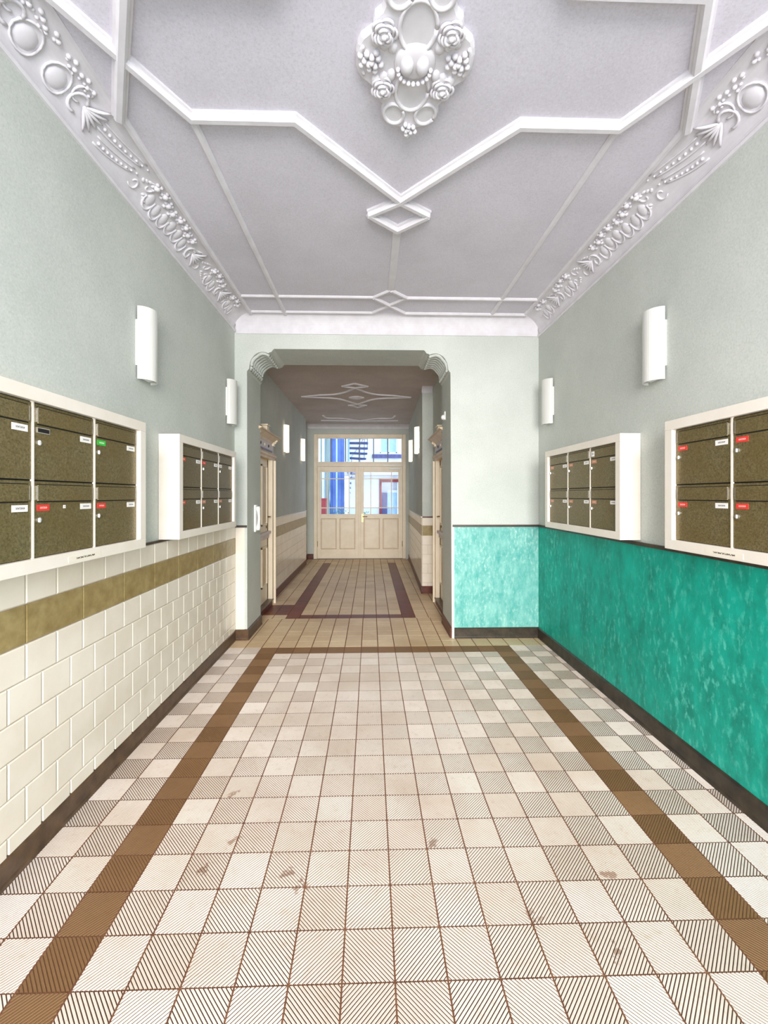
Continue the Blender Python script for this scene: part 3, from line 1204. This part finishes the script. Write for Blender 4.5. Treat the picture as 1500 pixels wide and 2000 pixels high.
G1, G2 = 'wall lamps in the entrance hall', 'wall lamps in the passage'
put_lamp(lamp_off, L, 2.684 + LW / 2, 2.285, 'l', 'large white curved wall lamp above the gap between the tiled-side mailboxes', G1)
put_lamp(lamp_off, L, 4.337 + LW / 2, 2.285, 'l', 'white curved wall lamp in the corner by the narrow arch pier', G1)
put_lamp(lamp_off, R, 2.603 + LW / 2, 2.285, 'r', 'large white curved wall lamp above the gap between the teal-side mailboxes', G1)
put_lamp(lamp_off, R, 4.23 + LW / 2, 2.285, 'r', 'white curved wall lamp in the corner above the teal panel', G1)
put_lamp(lamp_on, PLX, 7.20, 2.285, 'l', 'small white wall lamp just past the carved passage door', G2)
put_lamp(lamp_on, PLX, 8.95, 2.285, 'l', 'small white wall lamp past the carved door, close to courtyard door', G2)
put_lamp(lamp_on, prx(7.35), 7.35, 2.285, 'r', 'small white wall lamp just past the tiled wall step', G2)
put_lamp(lamp_on, prx(9.1), 9.1, 2.285, 'r', 'small white wall lamp on the stepped side, close to courtyard door', G2)

# ------------------------------------------------------------------ mailboxes
MW, MH, MD = 1.245, 0.731, 0.143
FR = 0.058
CW, CHT = (MW - 2 * FR) / 3, (MH - 2 * 0.054) / 2


def plate(x0, x1, z0, z1, y, t):
    return MB().box(x0, x1, y - t, y, z0, z1)


def make_mailbox(name_label, stickers, notice=False, extra=()):
    """local frame: x along the wall as seen by a viewer, -y out of the wall"""
    root = empty('mailbox_unit')
    tag(root, name_label, 'mailbox', 'wall mailbox units of the entrance hall')
    mb = MB()
    x0, x1, z0, z1 = -MW / 2, MW / 2, 0, MH
    a, c = FR, 0.054
    mb.box(x0, x1, -MD, 0, z0, z0 + c)
    mb.box(x0, x1, -MD, 0, z1 - c, z1)
    mb.box(x0, x0 + a, -MD, 0, z0 + c, z1 - c)
    mb.box(x1 - a, x1, -MD, 0, z0 + c, z1 - c)
    mb.box(x0 + a, x1 - a, -MD + 0.045, 0, z0 + c, z1 - c)
    mb.build('housing', MAT['white'], root, False, 0.002)
    yf = -MD + 0.022
    MB().box(x0 + a, x1 - a, yf + 0.006, yf + 0.022, z0 + c, z1 - c).build('inner_back', MAT['darkgap'], root)
    for k in (1, 2):
        xx = x0 + a + CW * k
        MB().box(xx - 0.0045, xx + 0.0045, yf - 0.004, yf + 0.01, z0 + c, z1 - c).build('divider', MAT['white'], root)
    for r in range(2):
        for q in range(3):
            cx0, cz0 = x0 + a + CW * q, z0 + c + CHT * r
            g = 0.0055
            d = MB().box(cx0 + g, cx0 + CW - g, yf, yf + 0.006, cz0 + 0.003, cz0 + CHT - 0.004).build('door', MAT['olive'], root)
            ft, fb = cz0 + CHT - 0.018, cz0 + CHT - 0.084
            # letter flap: thin raised leaf with a dark slot above and below and bright side clips
            MB().box(cx0 + 0.022, cx0 + CW - 0.022, yf - 0.006, yf, fb, ft).build('letter_flap', MAT['olive'], d, False, 0.002)
            MB().box(cx0 + 0.022, cx0 + CW - 0.022, yf - 0.0012, yf, fb - 0.005, fb - 0.0005).build('slot_gap', MAT['darkgap'], d)
            MB().box(cx0 + 0.022, cx0 + CW - 0.022, yf - 0.0012, yf, ft + 0.0005, ft + 0.0035).build('slot_gap', MAT['darkgap'], d)
            for xx in (cx0 + 0.020, cx0 + CW - 0.022):
                MB().box(xx, xx + 0.002, yf - 0.0065, yf, fb + 0.006, ft - 0.004).build('flap_clip', MAT['steel'], d)
            lz = fb - 0.014
            st = stickers[(1 - r) * 3 + q]
            if st and st != 'slot':
                plate(cx0 + 0.022, cx0 + 0.088, lz - 0.026, lz, yf, 0.0015).build('sticker', MAT[st], d)
            elif st == 'slot':
                plate(cx0 + 0.022, cx0 + 0.088, lz - 0.022, lz, yf, 0.003).build('name_slot', MAT['steel'], d)
                plate(cx0 + 0.025, cx0 + 0.085, lz - 0.019, lz - 0.003, yf, 0.0035).build('name_slot_gap', MAT['darkgap'], d)
            plate(cx0 + CW - 0.098, cx0 + CW - 0.024, lz - 0.026, lz, yf, 0.0015).build('name_label', MAT['label'], d)
            kz = cz0 + CHT - 0.160
            mb = MB()
            mb.cyl((cx0 + 0.030, yf, kz), (0, -1, 0), 0.0115, 0.006, 14)
            mb.box(cx0 + 0.0285, cx0 + 0.0315, yf - 0.010, yf - 0.006, kz - 0.008, kz + 0.008)
            mb.build('lock', MAT['steel'], d)
            for e in extra:
                if e[0] == r and e[1] == q:
                    plate(cx0 + e[2], cx0 + e[2] + e[4], cz0 + e[3], cz0 + e[3] + e[5], yf - (0.006 if e[3] > CHT - 0.09 else 0), 0.002).build('small_sticker', MAT['label'], d)
    if notice:
        xx = x0 + a + CW * 1.45 if notice == 'l' else x0 + 0.3
        plate(xx, xx + 0.22, 0.010, 0.036, -MD, 0.0012).build('notice_strip', MAT['notice'], root)
    return root


def place(o, wall, yc, z=1.252):
    o.location = (L + 0.0013 if wall == 'l' else R - 0.0013, yc, z)
    o.rotation_euler = (0, 0, orient(wall))


place(make_mailbox('olive mailbox unit on the tiled side with one green sticker, closest to camera', ['red', 'slot', 'green', 'red', 'red', 'red'], 'l', [(0, 1, 0.17, 0.195, 0.012, 0.014)]), 'l', 2.53 - MW / 2)
place(make_mailbox('olive mailbox unit on the tiled side, beside the narrow arch pier', ['orange', 'red', 'label', 'orange', 'faded', 'faded']), 'l', 2.968 + MW / 2)
place(make_mailbox('olive mailbox unit above teal dado with red stickers, closest to camera', ['red', 'red', 'red', 'red', 'red', 'red'], 'r'), 'r', 2.418 - MW / 2)
place(make_mailbox('olive mailbox unit above teal dado, with faded stickers, by the corner', ['faded', 'faded', 'faded', 'faded', 'faded', 'faded'], False, [(1, 2, 0.03, CHT - 0.072, 0.04, 0.04)]), 'r', 2.857 + MW / 2)

# ------------------------------------------------------------------ small fittings on the arch jambs
ic = empty('intercom_handset', (-1.325, 4.92, 1.14))
tag(ic, 'white intercom handset on the narrow arch pier jamb', 'intercom')
MB().box(0, 0.022, -0.045, 0.045, 0.0, 0.31).build('base_plate', MAT['whiteplastic'], ic, False, 0.008)
mb = MB()
mb.tube([(0.036 + 0.012 * math.sin(PI * k / 10), 0.0, 0.02 + 0.27 * k / 10) for k in range(11)], [0.022, 0.024, 0.019, 0.016, 0.015, 0.015, 0.015, 0.016, 0.019, 0.024, 0.022], 8)
mb.build('handset', MAT['whiteplastic'], ic, True)
MB().cyl((0.022, 0.028, 0.06), (1, 0, 0), 0.008, 0.008).build('button', MAT['brass'], ic)
ms = empty('motion_sensor', (0.885, 4.97, 2.44))
tag(ms, 'small white motion sensor high on the wide arch jamb', 'motion sensor')
MB().box(-0.02, 0, -0.04, 0.04, 0, 0.10).build('base_plate', MAT['whiteplastic'], ms, False, 0.006)
MB().ball((-0.028, 0, 0.035), 0.028, 0.034, 0.030).build('lens', MAT['whiteplastic'], ms, True)

# ------------------------------------------------------------------ carved side doors
def side_door(name, label, mirror, x, y0, y1):
    """y0..y1 clear opening; local frame: +x into the passage (mirrored for the other side)"""
    root = empty(name, (x, (y0 + y1) / 2, 0))
    struct(root, label, 'door')
    s = -1 if mirror else 1
    w = (y1 - y0) / 2

    def B(mb, x0, x1, ya_, yb_, z0, z1):
        a, b = sorted((s * x0, s * x1))
        return mb.box(a, b, ya_, yb_, z0, z1)
    cas = MB()
    for yy in (-1, 1):
        lo, hi = sorted((yy * w, yy * (w + 0.10)))
        B(cas, -0.03, 0.060, lo, hi, 0.0, 2.10)
        lo, hi = sorted((yy * (w + 0.10), yy * (w + 0.125)))
        B(cas, 0.0, 0.085, lo, hi, 0.0, 2.06)
        lo, hi = sorted((yy * (w + 0.005), yy * (w + 0.10)))
        B(cas, 0.0, 0.078, lo, hi, 2.26, 2.33)
    cas.build('casing', MAT['cream'], root, False, 0.004)
    ln = MB()
    prof_ = [(-0.02, 2.06), (0.066, 2.06), (0.074, 2.085), (0.094, 2.10), (0.094, 2.125), (0.074, 2.14), (0.066, 2.15), (-0.02, 2.15)]
    ln.prism(prof_, lambda p, t: (s * p[0], t, p[1]), -w - 0.11, w + 0.11)
    ln.build('lintel_molding', MAT['doorwood'], root)
    fz = MB()
    B(fz, -0.02, 0.055, -w - 0.09, w + 0.09, 2.15, 2.29)
    fz.build('frieze', MAT['frieze'], root)
    fm = MB()
    B(fm, 0.055, 0.064, -w + 0.02, w - 0.02, 2.165, 2.185)
    fm.build('frieze_line', MAT['basered'], root)
    for k in (-1, 0, 1):
        MB().ball((s * 0.056, k * w * 0.5, 2.235), 0.010, 0.022, 0.022).build('frieze_ornament', MAT['trim'] if k else MAT['cream'], root, True)
    hd = MB()
    prof_ = [(-0.02, 2.29), (0.06, 2.29), (0.075, 2.315), (0.10, 2.335), (0.135, 2.365), (0.155, 2.37), (0.155, 2.385), (0.10, 2.395), (-0.02, 2.40)]
    hd.prism(prof_, lambda p, t: (s * p[0], t, p[1]), -w - 0.14, w + 0.14)
    hd.build('hood', MAT['doorwood'], root)
    for yy in (-1, 1):
        sc = MB()
        path = []
        for k in range(22):
            a = k * 0.5
            r = 0.036 * (1 - k / 26)
            path.append((s * (0.085 + r * math.cos(a) * 0.9), yy * (w + 0.05), 2.325 + r * math.sin(a)))
        sc.tube(path, 0.011, 6)
        sc.ball((s * 0.085, yy * (w + 0.05), 2.325), 0.016, 0.03, 0.016)
        sc.build('scroll', MAT['cream'], root, True)
    cr = MB()
    B(cr, 0.02, 0.11, -0.09, 0.09, 2.40, 2.43)
    B(cr, 0.03, 0.10, -0.06, 0.06, 2.43, 2.475)
    B(cr, 0.02, 0.115, -0.08, 0.08, 2.475, 2.495)
    cr.build('crest', MAT['cream'], root, False, 0.006)
    # leaf
    leaf = MB()
    B(leaf, -0.055, -0.010, -w, w, 0.09, 2.06)
    leaf = leaf.build('leaf', MAT['cream'], root)
    for yy in (-1, 1):
        for z0, z1 in ((0.30, 0.86), (1.14, 1.98)):
            fr = MB()
            yc = yy * w * 0.47
            hw = w * 0.36
            B(fr, -0.010, 0.012, yc - hw, yc - hw + 0.03, z0, z1)
            B(fr, -0.010, 0.012, yc + hw - 0.03, yc + hw, z0, z1)
            B(fr, -0.010, 0.012, yc - hw, yc + hw, z0, z0 + 0.03)
            B(fr, -0.010, 0.012, yc - hw, yc + hw, z1 - 0.03, z1)
            fr.build('panel_molding', MAT['cream'], leaf, False, 0.004)
            pn = MB()
            B(pn, -0.010, -0.002, yc - hw + 0.045, yc + hw - 0.045, z0 + 0.045, z1 - 0.045)
            pn.build('panel', MAT['doorwood'], leaf, False, 0.004)
    sl = MB()
    B(sl, -0.010, 0.046, -w + 0.01, w - 0.01, 1.02, 1.06)
    B(sl, -0.010, 0.020, -w + 0.02, w - 0.02, 0.96, 1.02)
    sl.build('weather_rail', MAT['frieze'], leaf, False, 0.006)
    hn = MB()
    hx = w - 0.06
    B(hn, -0.010, 0.0, hx - 0.018, hx + 0.018, 1.10, 1.34)
    hn.tube([(s * -0.005, hx, 1.26), (s * 0.050, hx, 1.26), (s * 0.052, hx - 0.10, 1.26)], 0.008, 6)
    hn.build('handle', MAT['brass'], leaf, True)
    th = MB()
    B(th, -0.08, 0.06, -w - 0.02, w + 0.02, 0.0, 0.075)
    th.build('threshold', MAT['basered'], root, False, 0.008)
    th = MB()
    B(th, -0.08, 0.075, -w - 0.02, w + 0.02, 0.075, 0.09)
    th.build('threshold_nosing', MAT['base'], root, False, 0.004)
    return root


side_door('door_2', 'carved cream panel door with hood behind the narrow pier', False, PLX, 5.24, 6.08)
side_door('door_3', 'carved cream door surround in the recess behind the wide jamb', True, 1.0, 5.28, 6.08)

# ------------------------------------------------------------------ courtyard door
door = empty('door_1', (-0.252, YD, 0))
struct(door, 'cream double door with glazed upper panes to the courtyard', 'door')
DX = 0.252


def dbox(*bs):
    mb = MB()
    for x0, x1, z0, z1, ya_, yb_ in bs:
        mb.box(x0 + DX, x1 + DX, ya_, yb_, z0, z1)
    return mb


fy0, fy1 = 0.02, 0.12
dbox((-1.382, -1.30, 0, 3.067, fy0, fy1), (0.80, 0.878, 0, 3.067, fy0, fy1), (-1.30, 0.80, 2.985, 3.067, fy0, fy1), (-1.30, 0.80, 2.27, 2.365, fy0, fy1)).build('frame', MAT['cream'], door, False, 0.006)
ly0, ly1 = 0.045, 0.095


def leaf(xa, xb, gx0, gx1, mus, pans, hinge_x):
    zt, g0, g1 = 2.265, 1.10, 2.135
    lf = dbox((xa, gx0, 0.008, zt, ly0, ly1), (gx1, xb, 0.008, zt, ly0, ly1), (gx0, gx1, g1, zt, ly0, ly1), (gx0, gx1, 0.99, g0, ly0, ly1),
              (gx0, gx1, 0.008, 0.24, ly0, ly1), (pans[0][1], pans[1][0], 0.24, 0.99, ly0, ly1)).build('leaf', MAT['cream'], door, False, 0.004)
    for p0, p1 in pans:
        dbox((p0, p1, 0.24, 0.99, ly0 + 0.018, ly1 - 0.01)).build('panel', MAT['cream'], lf)
        dbox((p0 + 0.028, p1 - 0.028, 0.268, 0.962, ly0 + 0.004, ly0 + 0.02)).build('panel_field', MAT['cream'], lf, False, 0.006)
        dbox((p0, p0 + 0.012, 0.24, 0.99, ly0 + 0.004, ly0 + 0.02), (p1 - 0.012, p1, 0.24, 0.99, ly0 + 0.004, ly0 + 0.02), (p0 + 0.012, p1 - 0.012, 0.24, 0.252, ly0 + 0.004, ly0 + 0.02), (p0 + 0.012, p1 - 0.012, 0.978, 0.99, ly0 + 0.004, ly0 + 0.02)).build('panel_outline', MAT['dooroutline'], lf)  # brown strips painting the panel recess's shade and dirt as an outline
    xs = [gx0] + mus + [gx1]
    zs = [g0, 1.255, 1.972, g1]
    for x in mus:
        dbox((x - 0.011, x + 0.011, g0, g1, ly0 + 0.008, ly1 - 0.01)).build('muntin', MAT['cream'], lf)
    for z in zs[1:3]:
        dbox((gx0, gx1, z - 0.011, z + 0.011, ly0 + 0.010, ly1 - 0.012)).build('muntin', MAT['cream'], lf)
    for i in range(3):
        for j in range(3):
            dbox((xs[i] + 0.005, xs[i + 1] - 0.005, zs[j] + 0.005, zs[j + 1] - 0.005, 0.072, 0.076)).build('pane', MAT['glass'], lf)
    for z in (0.30, 1.95):
        mb = MB()
        mb.cyl((hinge_x + DX, ly0 - 0.010, z), (0, 0, 1), 0.012, 0.14, 8)
        mb.build('hinge', MAT['brass'] if z < 1 else MAT['cream'], lf)
    return lf


leaf(-1.297, -0.262, -1.209, -0.369, [-1.05, -0.519], [(-1.209, -0.83), (-0.75, -0.369)], -1.297)
lf2 = leaf(-0.256, 0.797, -0.158, 0.697, [0.013, 0.526], [(-0.158, 0.234), (0.314, 0.697)], 0.797)
dbox((-0.285, -0.232, 0.02, 2.255, ly0 - 0.014, ly0)).build('astragal', MAT['cream'], door, False, 0.005)
mb = MB()
mb.box(-0.21 + DX, -0.165 + DX, ly0 - 0.008, ly0, 0.905, 1.105)
mb.tube([(-0.188 + DX, ly0, 1.04), (-0.188 + DX, ly0 - 0.055, 1.04), (-0.07 + DX, ly0 - 0.058, 1.04)], 0.010, 7)
mb.build('lever_handle', MAT['brass'], lf2)
mb = MB()
mb.box(0.46 + DX, 0.75 + DX, ly0 - 0.055, ly0, 2.195, 2.235)
mb.build('door_closer', MAT['whiteplastic'], lf2, False, 0.006)
MB().box(0.325 + DX, 0.745 + DX, -0.01, fy0, 2.285, 2.308).build('closer_rail', MAT['whiteplastic'], door)

win = empty('window_1', (-0.252, YD, 2.365))
struct(win, 'six-pane transom window over the courtyard door', 'window')
xs = [-1.30, -0.96, -0.609, -0.259, 0.083, 0.435, 0.80]
mb = dbox((-1.30, -1.275, 0, 0.62, 0.04, 0.1), (0.775, 0.80, 0, 0.62, 0.04, 0.1), (-1.275, 0.775, 0, 0.022, 0.04, 0.1), (-1.275, 0.775, 0.595, 0.62, 0.04, 0.1))
mb.build('frame', MAT['cream'], win)
for x in xs[1:-1]:
    dbox((x - 0.012, x + 0.012, 0.02, 0.6, 0.05, 0.09)).build('mullion', MAT['iron'], win)
for a, b in zip(xs[:-1], xs[1:]):
    dbox((a + 0.01, b - 0.01, 0.015, 0.6, 0.068, 0.072)).build('pane', MAT['glass'], win)
st_box('doorstep', MAT['base'], 'brown sill under the courtyard door', (-1.382, 0.878, YD - 0.02, YD + 0.2, -0.01, 0.006), cat='doorstep')

# ------------------------------------------------------------------ courtyard
struct(MB().box(-14, 14, YD + 0.2, 40, -0.3, -0.02).build('courtyard_ground', MAT['paving']), 'pale paving of the courtyard beyond the glass', 'ground')
fac = empty('courtyard_building', (0, 23, 0))
tag(fac, 'white rendered building across the courtyard', 'building')
FY = 0.0
mb = MB()
wx0, wx1, wz0, wz1 = 0.53, 1.46, 3.86, 5.6
mb.box(-3.0, wx0, FY, FY + 0.4, -0.1, 13)
mb.box(wx1, 9, FY, FY + 0.4, -0.1, 13)
mb.box(wx0, wx1, FY, FY + 0.4, wz1, 13)
mb.box(wx0, wx1, FY, FY + 0.4, 2.35, wz0)
mb.box(wx0, wx1, FY + 0.3, FY + 0.4, -0.1, 2.35)
mb.build('wall', MAT['facade'], fac)
wn = MB()
wn.box(wx0, wx0 + 0.06, 0.14, 0.2, wz0, wz1)
wn.box(wx1 - 0.06, wx1, 0.14, 0.2, wz0, wz1)
wn.box((wx0 + wx1) / 2 - 0.05, (wx0 + wx1) / 2 + 0.05, 0.14, 0.2, wz0, wz1)
wn.box(wx0, wx1, 0.14, 0.2, wz0, wz0 + 0.06)
wn = wn.build('window_frame', MAT['facade'], fac)
for k in (0, 1):
    a = wx0 + 0.06 + k * ((wx1 - wx0) / 2 - 0.01)
    MB().box(a, a + (wx1 - wx0) / 2 - 0.11, 0.18, 0.19, wz0 + 0.06, wz1).build('pane', MAT['paleblue'], wn)
MB().box(wx0 - 0.42, wx1 + 0.22, -0.14, 0.05, wz0 - 0.28, wz0 - 0.08).build('window_sill', MAT['slate'], fac)
# shop front on the ground floor
mb = MB()
mb.box(wx0 - 0.04, wx0 + 0.09, -0.06, 0.05, 0, 2.35)
mb.box(wx0 - 0.04, wx1 + 0.06, -0.06, 0.05, 2.28, 2.45)
mb.build('shopfront_frame', MAT['redpaint'], fac)
MB().box(wx0 + 0.09, wx0 + 0.40, 0.1, 0.16, 0.3, 1.72).build('shop_door', MAT['slate'], fac)
MB().box(wx0 + 0.40, wx1, 0.12, 0.16, 1.72, 1.86).build('shop_rail', MAT['facade'], fac)
MB().box(wx0 + 0.40, wx1, 0.14, 0.16, 0.3, 1.72).build('shop_pane', MAT['paleblue'], fac)
MB().box(-1.5, 5.0, -1.0, 0.0, 2.62, 2.74).build('canopy', MAT['frieze'], fac)
for k in range(2):
    MB().box(wx0 - 0.1, wx1 + 0.2, -0.9 - 0.3 * k, -0.6 - 0.3 * k, -0.05, 0.55 - 0.26 * k).build('shop_step', MAT['facade'], fac)

wing = empty('courtyard_side_wing', (-1.0, 16.5, 0))
tag(wing, 'grey-green rendered wing at the side of the courtyard', 'building')
MB().box(-8.0, -0.75, 0, 4.0, -0.1, 13).build('wall', MAT['wing'], wing)
MB().box(-1.10, -0.92, -0.06, 0.0, -0.1, 9).build('corner_strip', MAT['facade'], wing)
MB().tube([(-0.80, -0.06, 0), (-0.80, -0.06, 9)], 0.055, 8).build('downpipe', MAT['facade'], wing, True)
ls = empty('blue_lift_shaft', (-1.22, 16.2, 0))
tag(ls, 'tall blue sheet-metal shaft beside the spiral stair outside', 'lift shaft')
MB().box(-0.30, 0.22, 0.0, 0.26, -0.05, 8.5).build('body', MAT['blue'], ls)
for k in range(3):
    MB().tube([(-0.25 + 0.20 * k, -0.02, 0), (-0.25 + 0.20 * k, -0.02, 8.4)], 0.035, 8).build('vertical_rib', MAT['paleblue'] if k == 1 else MAT['blue'], ls, True)
MB().box(0.24, 0.42, 0.05, 0.2, -0.05, 2.3).build('side_panel', MAT['facade'], ls)

# spiral stair
sp = empty('spiral_staircase', (-0.88, 17.6, 0))
tag(sp, 'dark blue steel spiral staircase seen through the transom panes', 'staircase')
MB().tube([(0, 0, 0), (0, 0, 7.5)], 0.045, 10).build('pole', MAT['paleblue'], sp, True)
rail_pts = []
for k in range(34):
    a = (17 - k) * 0.21
    mb = MB()
    pts_ = [(0.04, -0.10), (0.77, -0.15), (0.80, 0.0), (0.77, 0.15), (0.04, 0.10)]
    ca, sa = math.cos(a), math.sin(a)
    z = 0.2 + k * 0.205
    mb.prism(pts_, lambda p, t: (p[0] * ca - p[1] * sa, p[0] * sa + p[1] * ca, t), z, z + 0.075)
    mb.build('tread', MAT['stairblue'], sp)
    rail_pts.append((0.79 * ca, 0.79 * sa, z + 1.0))
    if k % 2 == 0:
        MB().tube([(0.77 * ca, 0.77 * sa, z), (0.79 * ca, 0.79 * sa, z + 1.0)], 0.012, 5).build('baluster', MAT['stairblue'], sp)
MB().tube(rail_pts, 0.024, 6).build('handrail', MAT['facade'], sp, True)

bn = empty('red_bin', (-1.62, 14.0, 0))
tag(bn, 'red wheeled bin standing on a low wall outside', 'bin')
MB().prism([(-0.18, -0.18), (0.18, -0.18), (0.18, 0.18), (-0.18, 0.18)], lambda p, t: (p[0] * (0.85 + 0.12 * t), p[1] * (0.85 + 0.12 * t), t), 0.92, 1.42).build('body', MAT['redpaint'], bn)
MB().box(-0.2, 0.2, -0.2, 0.2, 1.42, 1.47).build('lid', MAT['redpaint'], bn, False, 0.01)
MB().box(-0.3, 0.3, -0.3, 0.3, -0.05, 0.92).build('plinth', MAT['wing'], bn)

for i, (x, y, s) in enumerate([(-1.05, 14.6, 1.0), (-0.30, 15.2, 0.85)]):
    pt = empty('potted_shrub', (x, y, 0))
    tag(pt, 'pale green potted shrub in front of the blue shaft' if i == 0 else 'smaller pale green shrub beside the spiral stair', 'shrub')
    MB().prism([(0.17 * math.cos(a), 0.17 * math.sin(a)) for a in [k * PI / 5 for k in range(10)]], lambda p, t: (p[0] * (0.8 + 0.4 * t), p[1] * (0.8 + 0.4 * t), t), -0.02, 0.5 * s).build('pot', MAT['slate'], pt)
    mb = MB()
    rnd = random.Random(i)
    for k in range(150):
        a, r, z = rnd.uniform(0, 2 * PI), 0.30 * s * math.sqrt(rnd.random()), rnd.uniform(0.5, 1.12) * s
        c = Vector((r * math.cos(a), r * math.sin(a), z))
        d = Vector((rnd.uniform(-1, 1), rnd.uniform(-1, 1), rnd.uniform(0, 1))).normalized() * 0.10
        e = d.cross(Vector((0.2, 0.1, 1))).normalized() * 0.022
        mb.add([c, c + d * 0.5 + e, c + d, c + d * 0.5 - e], [(0, 1, 2, 3)])
    mb.build('foliage', MAT['leaf'], pt)
